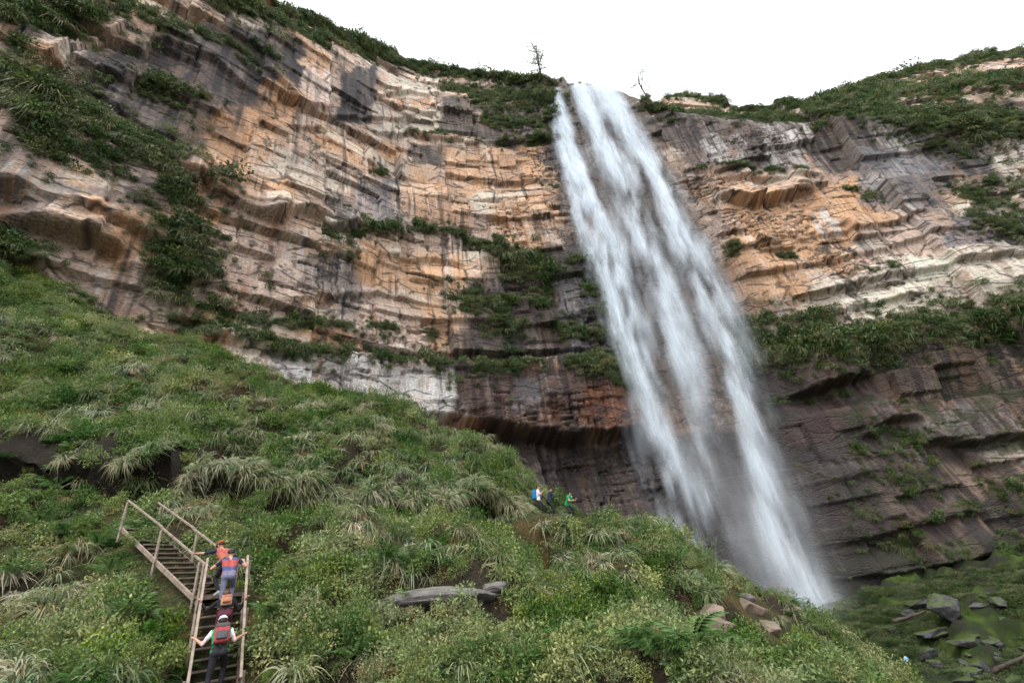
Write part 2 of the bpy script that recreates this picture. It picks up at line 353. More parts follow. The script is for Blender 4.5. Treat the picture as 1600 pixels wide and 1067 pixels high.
ZONES = [
    # colour, strength, streak share, softness (m), pixels
    (DARK, .92, .55, 5, [(150, 60), (300, 40), (430, 50), (480, 90), (420, 165), (400, 215), (330, 250), (295, 290), (240, 255), (170, 210), (90, 150)]),
    (DARK, .8, .5, 4, [(-10, 190), (60, 240), (80, 330), (-10, 330)]), (DARK, .7, .4, 4, [(0, 0), (140, 0), (90, 60), (0, 90)]),
    (BLACK, .95, .35, 1.6, [(532, 112), (592, 108), (582, 190), (524, 186)]), (BLACK, .9, .45, 1.6, [(440, 78), (474, 84), (456, 178), (412, 182)]),
    (BLACK, .85, .5, 1.5, [(640, 222), (700, 226), (690, 262), (640, 258)]), (DARK, .85, .4, 2, [(688, 152), (745, 150), (748, 212), (690, 206)]),
    (DARK, .85, .4, 4, [(740, 128), (870, 120), (890, 250), (800, 235), (750, 215)]),
    (BLUEG, .85, .5, 3, [(560, 275), (622, 278), (626, 352), (538, 352)]), (GREY, .8, .45, 3, [(478, 388), (562, 392), (560, 470), (475, 462)]),
    (DARK, .7, .5, 2, [(515, 300), (545, 295), (545, 350), (520, 350)]),
    (GREY, .75, .4, 3, [(70, 300), (240, 285), (245, 330), (120, 342), (60, 345)]), (GREY, .7, .4, 3, [(200, 420), (300, 430), (300, 500), (190, 480)]),
    (CREAM, .9, .3, 2, [(608, 112), (694, 120), (692, 148), (600, 145)]), (CREAM, .9, .3, 2, [(590, 158), (692, 168), (688, 206), (588, 206)]),
    (CREAM, .85, .3, 2, [(735, 296), (822, 292), (822, 322), (738, 334)]), (WHITE, 1, .35, 2, [(395, 545), (560, 556), (708, 578), (722, 648), (600, 640), (430, 610)]),
    (ORG, .8, .35, 4, [(270, 300), (330, 225), (430, 120), (480, 165), (430, 215), (350, 320)]), (ORG, .85, .3, 2.5, [(560, 388), (728, 392), (726, 442), (556, 432)]),
    (ORG, .7, .4, 3, [(628, 290), (735, 280), (732, 345), (630, 342)]), (ORG, .75, .3, 4, [(690, 225), (862, 225), (880, 275), (700, 262)]), (ORG, .7, .3, 3, [(760, 318), (870, 290), (880, 350), (770, 380)]),
    (PINK, .8, .3, 4, [(310, 340), (480, 350), (470, 470), (320, 480)]), (PINK, .7, .3, 4, [(0, 395), (240, 410), (240, 470), (0, 470)]),
    (BROWN, .92, .35, 4, [(720, 440), (860, 380), (1010, 400), (1030, 600), (980, 575), (720, 570)]), (DARK, .8, .4, 4, [(862, 120), (900, 280), (960, 430), (890, 440), (860, 300)]),
    (REDBR, .95, .35, 3, [(700, 575), (940, 575), (1040, 590), (1040, 668), (700, 655)]), (RUST, .95, .5, 2.5, [(915, 600), (1010, 596), (1010, 664), (905, 664)]), (RUST, .7, .5, 2, [(845, 625), (880, 625), (870, 668), (840, 668)]),
    (BLUEG, .75, .6, 2.5, [(800, 590), (850, 590), (850, 640), (800, 640)]), (BLUEG, .7, .5, 3, [(870, 430), (920, 420), (930, 560), (880, 560)]),
    (BROWN, .96, .25, 4, [(690, 655), (1060, 665), (1240, 650), (1240, 960), (900, 900)]),
    (DARK, .92, .5, 5, [(1000, 165), (1300, 180), (1620, 160), (1620, 300), (1400, 270), (1290, 262), (1080, 262)]),
    (WHITE, .75, .9, 2, [(1190, 190), (1262, 190), (1278, 262), (1200, 262)]), (WHITE, .6, .9, 2, [(1340, 185), (1380, 185), (1460, 275), (1400, 280)]),
    (WHITE, .55, .9, 2, [(1100, 200), (1160, 200), (1170, 255), (1100, 255)]),
    (BLUEG, .85, .55, 4, [(1335, 235), (1490, 255), (1460, 335), (1345, 318)]), (BLUEG, .85, .5, 4, [(1480, 335), (1620, 330), (1620, 402), (1480, 405)]),
    (CREAM, .9, .25, 3, [(1535, 225), (1620, 205), (1620, 325), (1560, 300)]),
    (ORG, .92, .3, 3, [(1138, 312), (1290, 285), (1340, 268), (1350, 318), (1430, 335), (1300, 382), (1190, 402), (1138, 388)]),
    (ORG, .85, .2, 3, [(1120, 395), (1260, 375), (1330, 400), (1250, 455), (1140, 480)]), (WHITE, .8, .95, 1.5, [(1270, 322), (1305, 318), (1320, 362), (1285, 366)]), (WHITE, .7, .95, 1.2, [(1218, 315), (1234, 312), (1256, 360), (1240, 362)]),
    (CREAM, .92, .2, 3, [(1262, 440), (1440, 390), (1620, 395), (1620, 475), (1460, 490), (1262, 505)]),
    (BROWN, .92, .5, 5, [(1160, 540), (1620, 505), (1620, 720), (1200, 720)]), ((.07, .03, .027), .8, .7, 3, [(1230, 640), (1400, 640), (1400, 700), (1240, 720)]), ((.085, .076, .072), .75, .8, 3, [(1215, 745), (1370, 735), (1370, 800), (1230, 830)]), (REDBR, .6, .6, 5, [(1180, 560), (1420, 560), (1400, 690), (1200, 680)]),
    ((.036, .028, .025), .9, .4, 4, [(1215, 700), (1370, 660), (1480, 740), (1480, 820), (1240, 850)]), (BROWN, .85, .5, 4, [(1480, 690), (1620, 690), (1620, 820), (1480, 820)]),
    (BROWN, .95, .4, 5, [(1260, 835), (1620, 790), (1620, 990), (1300, 990)]), (REDBR, .8, .5, 4, [(1320, 830), (1480, 790), (1500, 840), (1340, 880)]),
    (GREY, .6, .8, 2, [(1420, 650), (1510, 640), (1520, 690), (1430, 690)]), (CREAM, .5, .7, 2, [(1545, 685), (1600, 680), (1600, 720), (1545, 720)]),
    (MOSS, .9, .2, 4, [(1290, 900), (1620, 860), (1620, 1000), (1290, 1000)]),
]
STK = .75*st1+.55*st2+.2*st3+.3*spk
for i, (c, w, sk, soft, px) in enumerate(ZONES):
    P = W(px); ww = window(P, soft*2.5); m = poly_mask(ww, P, soft, i)
    sk = sk if c is WHITE else sk*(.42 if sum(c) < .3 else .6); w = min(1, w*1.08)
    tex = (1-sk) + sk*sstep(STK[ww], -.22, .22)
    col[ww] = mixc(col[ww], c, w*m*tex)
# varnish running down from the ledges, pale salts, lichen specks, block tone
col = mixc(col, BLACK, .7*sstep(st1*.6+st2*.7+.7*fbm(S/14, Z/18, 2, 271), .46, .66))
pale = sstep(col.mean(-1), .10, .22)
col = mixc(col, RUST, .4*pale*sstep(st2*.7+.6*fbm(S/1.2, Z/20, 3, 281)-.1*big, .36, .6))
col = mixc(col, WHITE, (.1+.32*pale)*sstep(st3*.6+fbm(S/3.2, Z/24, 3, 291), .42, .62))
col = mixc(col, DARK, .75*sstep(spk+.35*ROUGH+.55*fbm(S/12, Z/8, 2, 295)+.35*fbm(S/3, Z/.8, 3, 296), .38, .72))
col *= (.76+.48*BH2[..., None])*(.84+.32*BH[..., None])
col *= (1+.16*spk[..., None])
# moss and algae on the damp lower wall right of the fall
mossy = sstep(fbm(S/6, Z/3.5, 4, 297)+.3*spk, .02, .4)*(1-sstep(Z, 24, 46))*sstep(S, s_of_x(50), s_of_x(58))
col = mixc(col, (.028, .034, .012), .8*mossy)
# wet stone around the fall
wet = sstep(S, _sa-16, _sa+2)*(1-sstep(S, _sb+2, _sb+16))
wetlow = wet*(1-sstep(Z, 40, 130))*.5 + wet*.35
col = mixc(col, np.array(DARK)*.9, wetlow*.75)

# ---- planting sites on the wall: (pixels, half-thickness px, count, size)
GREENS = [
    ([(440, 10), (540, 48), (640, 86), (760, 108), (850, 118)], 9, 900, 2.6), ([(400, 30), (480, 55), (600, 85), (700, 105)], 12, 420, 2.4), ([(320, 5), (400, 20)], 14, 200, 2.6),
    ([(720, 130), (800, 150), (860, 150)], 20, 360, 2.0), ([(640, 206), (700, 210), (770, 222), (860, 215)], 7, 240, 1.6), ([(770, 180), (860, 190)], 14, 160, 1.7),
    ([(0, 110), (60, 160), (110, 190), (150, 215)], 26, 420, 2.2), ([(120, 215), (200, 250), (230, 260)], 26, 330, 2.0), ([(230, 130), (290, 150)], 14, 120, 1.8),
    ([(250, 230), (275, 300), (285, 370), (295, 440), (300, 490)], 20, 760, 1.9), ([(0, 30), (80, 20), (160, 10)], 18, 220, 2.2), ([(20, 180), (60, 230)], 12, 90, 2.0),
    ([(280, 40), (350, 70), (420, 100)], 12, 150, 1.7), ([(180, 10), (260, 40)], 14, 130, 1.9), ([(0, 370), (15, 420)], 14, 110, 2.0),
    ([(330, 505), (420, 535), (520, 545), (640, 555), (740, 575), (830, 565), (960, 560)], 13, 900, 1.75), ([(330, 480), (450, 500), (600, 505), (700, 515)], 7, 220, 1.4),
    ([(520, 365), (600, 355), (680, 358), (760, 380), (830, 430)], 10, 430, 1.8), ([(770, 390), (820, 410), (850, 440)], 16, 300, 2.3), ([(700, 470), (800, 470), (860, 480)], 20, 420, 1.7),
    ([(780, 510), (880, 520), (960, 540)], 22, 420, 1.7), ([(900, 400), (940, 470), (980, 560)], 16, 260, 1.6), ([(490, 395), (550, 400)], 5, 60, 1.3), ([(580, 265), (610, 262)], 5, 30, 1.3), ([(840, 280), (870, 285)], 6, 40, 1.4),
    ([(1180, 545), (1280, 532), (1400, 522), (1500, 503), (1610, 485)], 17, 1500, 2.25), ([(1175, 490), (1230, 505)], 16, 200, 2.0), ([(1270, 500), (1300, 490)], 8, 60, 2.6), ([(1440, 500), (1530, 480)], 10, 160, 1.7),
    ([(1020, 165), (1100, 170), (1200, 180), (1300, 180), (1420, 200), (1600, 210)], 14, 1000, 2.0), ([(1040, 142), (1120, 155), (1250, 160)], 8, 380, 2.2),
    ([(1270, 160), (1350, 130), (1450, 105), (1600, 85)], 12, 700, 2.4), ([(1300, 165), (1420, 145), (1600, 130)], 20, 900, 2.3), ([(1350, 190), (1500, 180), (1600, 190)], 14, 500, 2.0),
    ([(1090, 258), (1150, 262), (1260, 265)], 6, 150, 1.5), ([(1440, 235), (1520, 225)], 14, 130, 1.8), ([(1500, 300), (1560, 310), (1600, 320)], 16, 200, 1.9), ([(1530, 350), (1600, 360)], 14, 150, 1.9),
    ([(1140, 375), (1148, 395)], 8, 40, 1.6), ([(1330, 290), (1370, 295)], 8, 40, 1.5), ([(1220, 395), (1240, 392)], 5, 30, 1.5), ([(1330, 425), (1400, 415)], 4, 40, 1.2),
    ([(1330, 690), (1400, 680), (1450, 690)], 18, 160, 1.4), ([(1360, 800), (1500, 770), (1600, 750)], 24, 320, 1.4), ([(1200, 620), (1330, 610)], 5, 60, 1.2), ([(1380, 850), (1500, 820), (1600, 800)], 22, 260, 1.4),
    ([(1290, 560), (1400, 545), (1600, 530)], 8, 160, 1.2), ([(960, 580), (1010, 600)], 12, 90, 1.4), ([(870, 560), (1000, 590)], 12, 150, 1.4),
]
BROW = [i for i, g_ in enumerate(GREENS) if max(p[1] for p in g_[0]) < 215 and g_[0][0][0] > 430]
green_sites = []
vegm = np.zeros(S.shape)
patch = lambda a, b: fbm(a/5.5, b/3.2, 3, 77)
for i, (px, th, n, size) in enumerate(GREENS):
    P = W(px); L = np.r_[0, np.cumsum(np.hypot(*np.diff(P, axis=0).T))]
    th = th*1.1 if i in BROW else th
    thm = th*np.mean([wall_dist(*p) for p in P])/F_PX*.85
    w = window(P, thm*3); d = seg_dist(S[w], Z[w], P); vegm[w] = np.maximum(vegm[w], np.exp(-(d/(thm*1.3))**2)*(.8+.9*patch(S[w], Z[w])))
    n = int(n*(4.5 if i in BROW else 2.3)); t = rng.uniform(0, L[-1], n); o = np.where(rng.random(n) < .3, 1.5, .62)*thm
    s_ = np.interp(t, L, P[:, 0])+rng.normal(0, 1, n)*o*1.2; z_ = np.interp(t, L, P[:, 1])+rng.normal(0, 1, n)*o
    k = patch(s_, z_)+rng.normal(0, .16, n) > (-.35 if size >= 2.2 or i in BROW else -.04)
    green_sites += [(a_, b_, size*.62*rng.lognormal(0, .42)) for a_, b_ in zip(s_[k], z_[k])]
soil = sstep(vegm+.35*spk+.2*big, .5, .95)
col = mixc(col, np.array((.045, .04, .02)), .85*soil)
col = mixc(col, (.06, .056, .056), .8*notch[None, :]*sstep(Z, 20, 60))
col = np.clip(col, .012, .62)

# ---- mesh
xy = wall_xy(SV); nn = wall_n(SV)
V = np.empty((NR+NB, len(SV), 3))
V[:NR, :, 0] = xy[None, :, 0]+nn[None, :, 0]*D; V[:NR, :, 1] = xy[None, :, 1]+nn[None, :, 1]*D; V[:NR, :, 2] = Z
for k in range(NB):
    b = (k+1)*1.6
    V[NR+k, :, 0] = V[NR-1, :, 0]-nn[:, 0]*b; V[NR+k, :, 1] = V[NR-1, :, 1]-nn[:, 1]*b
    V[NR+k, :, 2] = V[NR-1, :, 2]+.15*b*(1-notch)
nr, nc = NR+NB, len(SV)
idx = np.arange(nr*nc).reshape(nr, nc)
Fq = np.stack([idx[:-1, :-1], idx[:-1, 1:], idx[1:, 1:], idx[1:, :-1]], -1).reshape(-1, 4)
colf = np.concatenate([col, np.repeat(np.array((.05, .045, .025), np.float32)[None, None, :], NB, 0).repeat(nc, 1)], 0)
uv = np.zeros((nr, nc, 3)); uv[:NR, :, 0] = S; uv[:NR, :, 1] = Z; uv[NR:, :, 0] = SV; uv[NR:, :, 1] = Z[-1]
wall_me = mesh_np('cliff', V.reshape(-1, 3), Fq, False, colf.reshape(-1, 3), uv.reshape(-1, 3))

m_rock, nt, out = new_mat('sandstone')
a = nd(nt, 'ShaderNodeAttribute', attribute_name='Col'); g = nd(nt, 'ShaderNodeAttribute', attribute_name='wall')
mp = nd(nt, 'ShaderNodeMapping'); mp.inputs['Scale'].default_value = (2.2, .6, 1); nt.links.new(g.outputs['Vector'], mp.inputs['Vector'])
n1 = nd(nt, 'ShaderNodeTexNoise'); n1.inputs['Scale'].default_value = 1.0; n1.inputs['Detail'].default_value = 5; nt.links.new(mp.outputs[0], n1.inputs['Vector'])
n2 = nd(nt, 'ShaderNodeTexNoise'); n2.inputs['Scale'].default_value = 2.3; n2.inputs['Detail'].default_value = 6; nt.links.new(nd(nt, 'ShaderNodeTexCoord').outputs['Object'], n2.inputs['Vector'])
r1 = ramp(nt, [(.3, (.62, .62, .62)), (.7, (1.35, 1.35, 1.35))]); nt.links.new(n1.outputs[0], r1.inputs[0])
r2 = ramp(nt, [(.3, (.7, .68, .66)), (.7, (1.25, 1.26, 1.28))]); nt.links.new(n2.outputs[0], r2.inputs[0])
x1 = nd(nt, 'ShaderNodeMix', data_type='RGBA', blend_type='MULTIPLY'); x1.inputs[0].default_value = .45
x2 = nd(nt, 'ShaderNodeMix', data_type='RGBA', blend_type='MULTIPLY'); x2.inputs[0].default_value = .8
nt.links.new(a.outputs['Color'], x1.inputs[6]); nt.links.new(r1.outputs[0], x1.inputs[7]); nt.links.new(x1.outputs[2], x2.inputs[6]); nt.links.new(r2.outputs[0], x2.inputs[7])
def noise_of(scale, vec, sc, det, off=(0, 0, 0)):
    m_ = nd(nt, 'ShaderNodeMapping'); m_.inputs['Scale'].default_value = scale; m_.inputs['Location'].default_value = off; nt.links.new(vec, m_.inputs['Vector'])
    n_ = nd(nt, 'ShaderNodeTexNoise'); n_.inputs['Scale'].default_value = sc; n_.inputs['Detail'].default_value = det; nt.links.new(m_.outputs[0], n_.inputs['Vector']); return n_.outputs[0]
def rng_(v, a0, a1, b0=0., b1=1.):
    m_ = nd(nt, 'ShaderNodeMapRange'); m_.inputs[1].default_value = a0; m_.inputs[2].default_value = a1; m_.inputs[3].default_value = b0; m_.inputs[4].default_value = b1; nt.links.new(v, m_.inputs[0]); return m_.outputs[0]
def mul(a_, b_):
    m_ = nd(nt, 'ShaderNodeMath', operation='MULTIPLY')
    for k_, v_ in enumerate((a_, b_)):
        if isinstance(v_, float): m_.inputs[k_].default_value = v_
        else: nt.links.new(v_, m_.inputs[k_])
    return m_.outputs[0]
def over(base, colr, fac):
    m_ = nd(nt, 'ShaderNodeMix', data_type='RGBA'); nt.links.new(fac, m_.inputs[0]); nt.links.new(base, m_.inputs[6]); m_.inputs[7].default_value = (*colr, 1); return m_.outputs[2]
wv = g.outputs['Vector']
bw = nd(nt, 'ShaderNodeRGBToBW'); nt.links.new(x2.outputs[2], bw.inputs[0]); palef = rng_(bw.outputs[0], .07, .2)
where = rng_(noise_of((.075, .055, 1), wv, 1., 3), .48, .62)
dk = mul(mul(rng_(noise_of((.8, .035, 1), wv, 1., 5), .54, .61), where), .75)
c_ = over(x2.outputs[2], (.022, .018, .018), dk)
whr2 = rng_(noise_of((.09, .07, 1), wv, 1., 2, (31, 7, 0)), .52, .6)
c_ = over(c_, (.5, .46, .42), mul(mul(rng_(noise_of((2.2, .07, 1), wv, 1., 4, (11, 3, 0)), .54, .62), whr2), mul(palef, .5)))
c_ = over(c_, (.30, .11, .035), mul(mul(rng_(noise_of((1.1, .05, 1), wv, 1., 4, (5, 23, 0)), .52, .62), rng_(noise_of((.1, .08, 1), wv, 1., 2, (3, 51, 0)), .48, .6)), mul(palef, .5)))
# thin cracks painted dark for dirt and shade: long flat cells, broken by noise
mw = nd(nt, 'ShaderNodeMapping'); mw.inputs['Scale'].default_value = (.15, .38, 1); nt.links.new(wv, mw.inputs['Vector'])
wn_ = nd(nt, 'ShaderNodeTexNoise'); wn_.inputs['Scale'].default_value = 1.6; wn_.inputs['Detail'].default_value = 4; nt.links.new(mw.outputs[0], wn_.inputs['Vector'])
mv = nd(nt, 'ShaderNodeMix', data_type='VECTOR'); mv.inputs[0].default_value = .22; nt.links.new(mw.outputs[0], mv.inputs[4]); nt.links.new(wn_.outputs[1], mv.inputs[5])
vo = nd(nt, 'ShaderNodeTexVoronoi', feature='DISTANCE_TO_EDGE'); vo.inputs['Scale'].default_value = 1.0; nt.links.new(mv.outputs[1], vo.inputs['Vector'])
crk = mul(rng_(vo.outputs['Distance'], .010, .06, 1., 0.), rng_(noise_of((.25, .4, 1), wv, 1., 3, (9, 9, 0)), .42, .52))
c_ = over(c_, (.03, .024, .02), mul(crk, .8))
bs = nd(nt, 'ShaderNodeBsdfPrincipled'); bs.inputs['Roughness'].default_value = .75; bs.inputs['Specular IOR Level'].default_value = .35
hsum = nd(nt, 'ShaderNodeMath', operation='SUBTRACT'); nt.links.new(noise_of((1, 1, 2.4), nd(nt, 'ShaderNodeTexCoord').outputs['Object'], 1.7, 9), hsum.inputs[0]); nt.links.new(mul(crk, .35), hsum.inputs[1])
bp = nd(nt, 'ShaderNodeBump'); bp.inputs['Strength'].default_value = .9; bp.inputs['Distance'].default_value = .5
nt.links.new(hsum.outputs[0], bp.inputs['Height']); nt.links.new(bp.outputs[0], bs.inputs['Normal'])
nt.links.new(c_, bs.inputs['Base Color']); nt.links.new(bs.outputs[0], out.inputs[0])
cliff = tag(obj('cliff', wall_me, m_rock), 'tall layered sandstone cliff with orange, cream and black stains', kind='structure')

def on_wall(s, z, out_m=0.0):
    j = int(np.clip(np.searchsorted(SV, s), 1, len(SV)-2))
    i = int(np.clip((z+20)/(zs[j]+20)*(NR-1), 1, NR-2))
    p = V[i, j].copy(); p[:2] += nn[j]*out_m
    return p

# ================================================================== THE HILLSIDE
# foot line of the flights of stairs, used by the ground too
ST_A, ST_B = np.array((-7.25, 11.2, -1.25)), np.array((-8.55, 13.0, 1.25))
ST_C = np.array((-13.85, 15.9, 4.05))
CTRL = [(0, 1067, 9.5), (160, 1067, 9.5), (450, 1067, 8.6), (640, 1067, 8.2), (800, 1067, 8.6), (1000, 1067, 10.8), (1150, 1067, 14), (1250, 1067, 19), (1312, 1067, 23),
        (0, 1000, 11.5), (150, 1000, 11.5), (250, 1010, 11.4), (460, 1000, 10.6), (620, 1000, 10.4), (800, 1000, 11.2), (1000, 1000, 14.5), (1150, 1000, 19), (1250, 1012, 23.5),
        (0, 930, 13.4), (150, 930, 13.3), (470, 930, 13.4), (600, 955, 12.2), (690, 935, 13.0), (780, 918, 14.0), (900, 930, 16), (1050, 930, 20.5), (1200, 960, 25),
        (0, 860, 15.6), (120, 860, 15.8), (450, 860, 16.4), (600, 860, 17), (750, 860, 18.6), (900, 860, 21), (1050, 880, 25),
        (0, 790, 17.6), (110, 790, 17.8), (330, 800, 18.5), (460, 810, 19), (600, 812, 20.5), (700, 815, 22), (800, 818, 24), (900, 818, 24.6),
        (0, 690, 22.6), (150, 690, 22.8), (300, 705, 22.8), (450, 720, 23.2), (600, 725, 24.6), (720, 735, 26.4), (800, 750, 27.6),
        (0, 640, 24.6), (200, 640, 25.2), (400, 650, 26.4), (550, 670, 27), (680, 690, 28.6), (780, 722, 29.4),
        (0, 575, 28.5), (200, 580, 30), (400, 605, 32), (560, 640, 32), (680, 672, 32),
        (0, 475, 37), (150, 505, 40), (310, 540, 43), (400, 578, 41), (500, 607, 39), (600, 637, 37), (700, 667, 35), (780, 715, 32.5), (858, 772, 29.5),
        (930, 810, 26.5), (1000, 832, 26.8), (1080, 866, 27.2), (1165, 913, 27.6), (1245, 947, 27.6), (1318, 1004, 27.2), (1362, 1067, 26.5)]
cw = [at(*c)-np.array((0, 0, .28+.012*c[2] if c[0] < 920 else -.12)) for c in CTRL]          # the ground lies under the plants the photo shows
for p, dz in ((ST_A, -.25), ((ST_A+ST_B)/2, -.45), (ST_B, -.4), ((ST_B+ST_C)/2, -.55), (ST_C, -.3)):
    cw.append(p+np.array((0, 0, dz)))
cw += [np.array(p, float) for p in [
    (0, 26.2, 3.85), (1.4, 26.4, 3.55), (2.3, 26.6, 3.2),
    (0, 2, -2.2), (-8, 3, -1.8), (6, 4, -3.2), (14, 9, -6.5), (24, 17, -10), (40, 24, -13), (-20, 5, 1), (-40, 8, 8), (-40, 20, 18), (-50, 28, 30), (0, -6, -3), (30, 0, -12), (-30, -6, 2),
    (-58, 44, 44), (-44, 58, 30), (-34, 66, 24), (-24, 62, 12), (-20, 76, 14), (-12, 56, 3), (-5, 46, 0), (0, 66, -4), (4, 38, -2), (10, 34, -4), (16, 34, -7), (22, 36, -11), (28, 34, -13), (26, 44, -14),
    (8, 90, -7), (20, 80, -10), (34, 90, -10), (45, 60, -15), (45, 42, -15), (42, 78, -12), (70, 96, -6), (66, 72, -9.5), (60, 52, -13), (100, 97, -4), (95, 70, -8), (80, 45, -12), (140, 97, -2), (140, 60, -6), (250, 95, 0), (250, 40, -4), (80, 15, -15), (180, 10, -12)]]
cw = np.array(cw)
def tps_fit(P, lam):
    d = np.hypot(P[:, None, 0]-P[None, :, 0], P[:, None, 1]-P[None, :, 1])
    K = np.where(d > 0, d*d*np.log(d+1e-12), 0)+lam*np.eye(len(P))
    Q = np.c_[np.ones(len(P)), P[:, :2]]
    A = np.block([[K, Q], [Q.T, np.zeros((3, 3))]])
    return np.linalg.solve(A, np.r_[P[:, 2], 0, 0, 0])
wts = tps_fit(cw, .6)
def tps(x, y):
    r = wts[-3]+wts[-2]*x+wts[-1]*y
    for p, w in zip(cw, wts[:-3]):
        d2 = (x-p[0])**2+(y-p[1])**2
        r = r+w*.5*d2*np.log(d2+1e-12)
    return r
xs = np.r_[-900, -500, -300, -200, -150, np.arange(-112, -46, .9), np.arange(-46, 34, .28), np.arange(34, 130, .8), np.arange(130, 270, 3), 300, 400, 600, 900]
ys = np.r_[-900, -500, -300, -180, -100, -60, -40, -30, -20, -14, np.arange(-10, 6, .6), np.arange(6, 47, .25), np.arange(47, 112, .6)]
GX, GY = np.meshgrid(xs, ys)
GZ = tps(np.clip(GX, -112, 270), np.clip(GY, -12, 112))
back = sstep(np.maximum(-GY-8, np.maximum(-GX-105, GX-240)), 0, 90)            # out of the frame the valley floor goes on
GZ = GZ*(1-back)+back*(-18+14*fbm(GX/120, GY/120, 3, 4))
# trodden path under a bank: cut a shelf, let the bank overhang it
PATH = np.array([at(*p) for p in [(-60, 742, 19.6), (60, 752, 19.6), (200, 786, 19.4), (300, 790, 19.8), (450, 792, 20.6), (560, 796, 21.6), (650, 796, 22.8), (740, 798, 24.2), (840, 800, 26.0)]])
yp = np.interp(xs, PATH[:, 0], PATH[:, 1]); zp = np.interp(xs, PATH[:, 0], PATH[:, 2])
on = (sstep(xs, PATH[0, 0]-6, PATH[0, 0])*(1-sstep(xs, .6, 2.6)))[None, :]
q = GY-yp[None, :]+.35*fbm(GX/2, GY*0, 2, 5)
fl = on*sstep(q, -2.2, -.5)*(1-sstep(q, .75, 1.0))
GZ = GZ*(1-fl)+(zp[None, :]-.45)*fl
und = np.interp(GX, PATH[:, 0], [1, 1, 1, .55, .45, .4, .9, 1, .6])*(.8+.3*fbm(GX/3, GX*0+1, 2, 8))
GZ = GZ+on*(.15+.55*und)*sstep(q, .8, 1.15)*np.exp(-np.maximum(q-1.2, 0)/2.6)
far = np.hypot(GX, GY)
q2 = sstep(np.hypot(GX-.8, (GY-26.2)*1.2), 3.0, 1.6)                                   # trodden spot where the walkers stand
GZ = GZ*(1-q2)+(3.85-.22*GX)*q2
# lumps: mounds and hollows
st_d = np.full(GX.shape, 1e9)
for a_, b_ in ((ST_A, ST_B), (ST_B, ST_C)):
    d_ = b_[:2]-a_[:2]; t_ = np.clip(((GX-a_[0])*d_[0]+(GY-a_[1])*d_[1])/(d_@d_), 0, 1)
    st_d = np.minimum(st_d, np.hypot(GX-a_[0]-t_*d_[0], GY-a_[1]-t_*d_[1]))
calm = sstep(st_d, .5, 1.6)*(1-.8*fl)*(1-q2)
lump = 1.5*fbm(GX/3.4, GY/3.4, 3, 71)+.55*fbm(GX/1.3, GY/1.3, 3, 72)
cut = -1.3*sstep(fbm(GX/2.2, GY/2.6, 3, 73), .22, .5)
GZ = GZ+sstep(GX, 24, 34)*sstep(GY, 36, 46)*(1-back)*1.3*fbm(GX/9, GY/9, 4, 75)
calm = calm*(1-.75*sstep(GX, 5, 9)*sstep(GY, 20, 24)*(1-sstep(GY, 32, 36)))
GZ = GZ+calm*(lump+cut)*np.clip(far/16, .5, 1.2)*(1-back)
DX, DY = np.zeros_like(GX), -on*(.3+1.5*und)*sstep(q, .9, 1.25)*(1-sstep(q, 2.0, 5.5))
TX, TY = GX+DX, GY+DY
def ground_z(x, y):
    j = np.clip(np.searchsorted(xs, x)-1, 0, len(xs)-2); i = np.clip(np.searchsorted(ys, y)-1, 0, len(ys)-2)
    u = (x-xs[j])/(xs[j+1]-xs[j]); v = (y-ys[i])/(ys[i+1]-ys[i])
    return (GZ[i, j]*(1-u)+GZ[i, j+1]*u)*(1-v)+(GZ[i+1, j]*(1-u)+GZ[i+1, j+1]*u)*v
def ground_at(px, py, y0=4.0, y1=105.0):
    """point of the ground seen at a photo pixel"""
    a, b = ray(px, py); Y = np.arange(y0, y1, .08)
    h = b*Y-ground_z(a*Y, Y)
    k = np.where((h[:-1] > 0) & (h[1:] <= 0))[0]
    k = k[0] if len(k) else int(np.argmin(np.abs(h)))
    return np.array([a*Y[k], Y[k], ground_z(a*Y[k], Y[k])])
nr2, nc2 = GX.shape
ix = np.arange(nr2*nc2).reshape(nr2, nc2)
Fg = np.stack([ix[:-1, :-1], ix[:-1, 1:], ix[1:, 1:], ix[1:, :-1]], -1).reshape(-1, 4)
basin = sstep(GX, 20, 34)*sstep(GY, 34, 44)
gc = np.zeros(GX.shape+(3,), np.float32)+np.array((.022, .017, .010), np.float32)
gn = fbm(GX/2.5, GY/2.5, 4, 81); gn2 = fbm(GX/.7, GY/.7, 3, 82)
gc = mixc(gc, (.035, .04, .014), sstep(gn, -.1, .3)*.8); gc = mixc(gc, (.09, .05, .02), sstep(gn2+.4*gn, .25, .5)*.5)
gc = mixc(gc, (.02, .03, .01), basin*.9); gc = mixc(gc, (.045, .07, .012), basin*sstep(gn+.4*gn2, 0, .35)); gc = mixc(gc, (.025, .022, .02), basin*sstep(-gn+.5*gn2, .15, .4)*.9)
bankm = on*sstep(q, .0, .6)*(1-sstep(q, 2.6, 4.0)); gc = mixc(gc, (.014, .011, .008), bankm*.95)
gme = mesh_np('hillside', np.stack([TX, TY, GZ], -1).reshape(-1, 3), Fg, True, gc.reshape(-1, 3))
m_soil, nt, out = new_mat('mossy_soil')
a = nd(nt, 'ShaderNodeAttribute', attribute_name='Col'); tc = nd(nt, 'ShaderNodeTexCoord')
n1 = nd(nt, 'ShaderNodeTexNoise'); n1.inputs['Scale'].default_value = 9; n1.inputs['Detail'].default_value = 6; nt.links.new(tc.outputs['Object'], n1.inputs['Vector'])
r1 = ramp(nt, [(.3, (.5, .5, .5)), (.7, (1.5, 1.5, 1.5))]); nt.links.new(n1.outputs[0], r1.inputs[0])
x1 = nd(nt, 'ShaderNodeMix', data_type='RGBA', blend_type='MULTIPLY'); x1.inputs[0].default_value = 1
nt.links.new(a.outputs['Color'], x1.inputs[6]); nt.links.new(r1.outputs[0], x1.inputs[7])
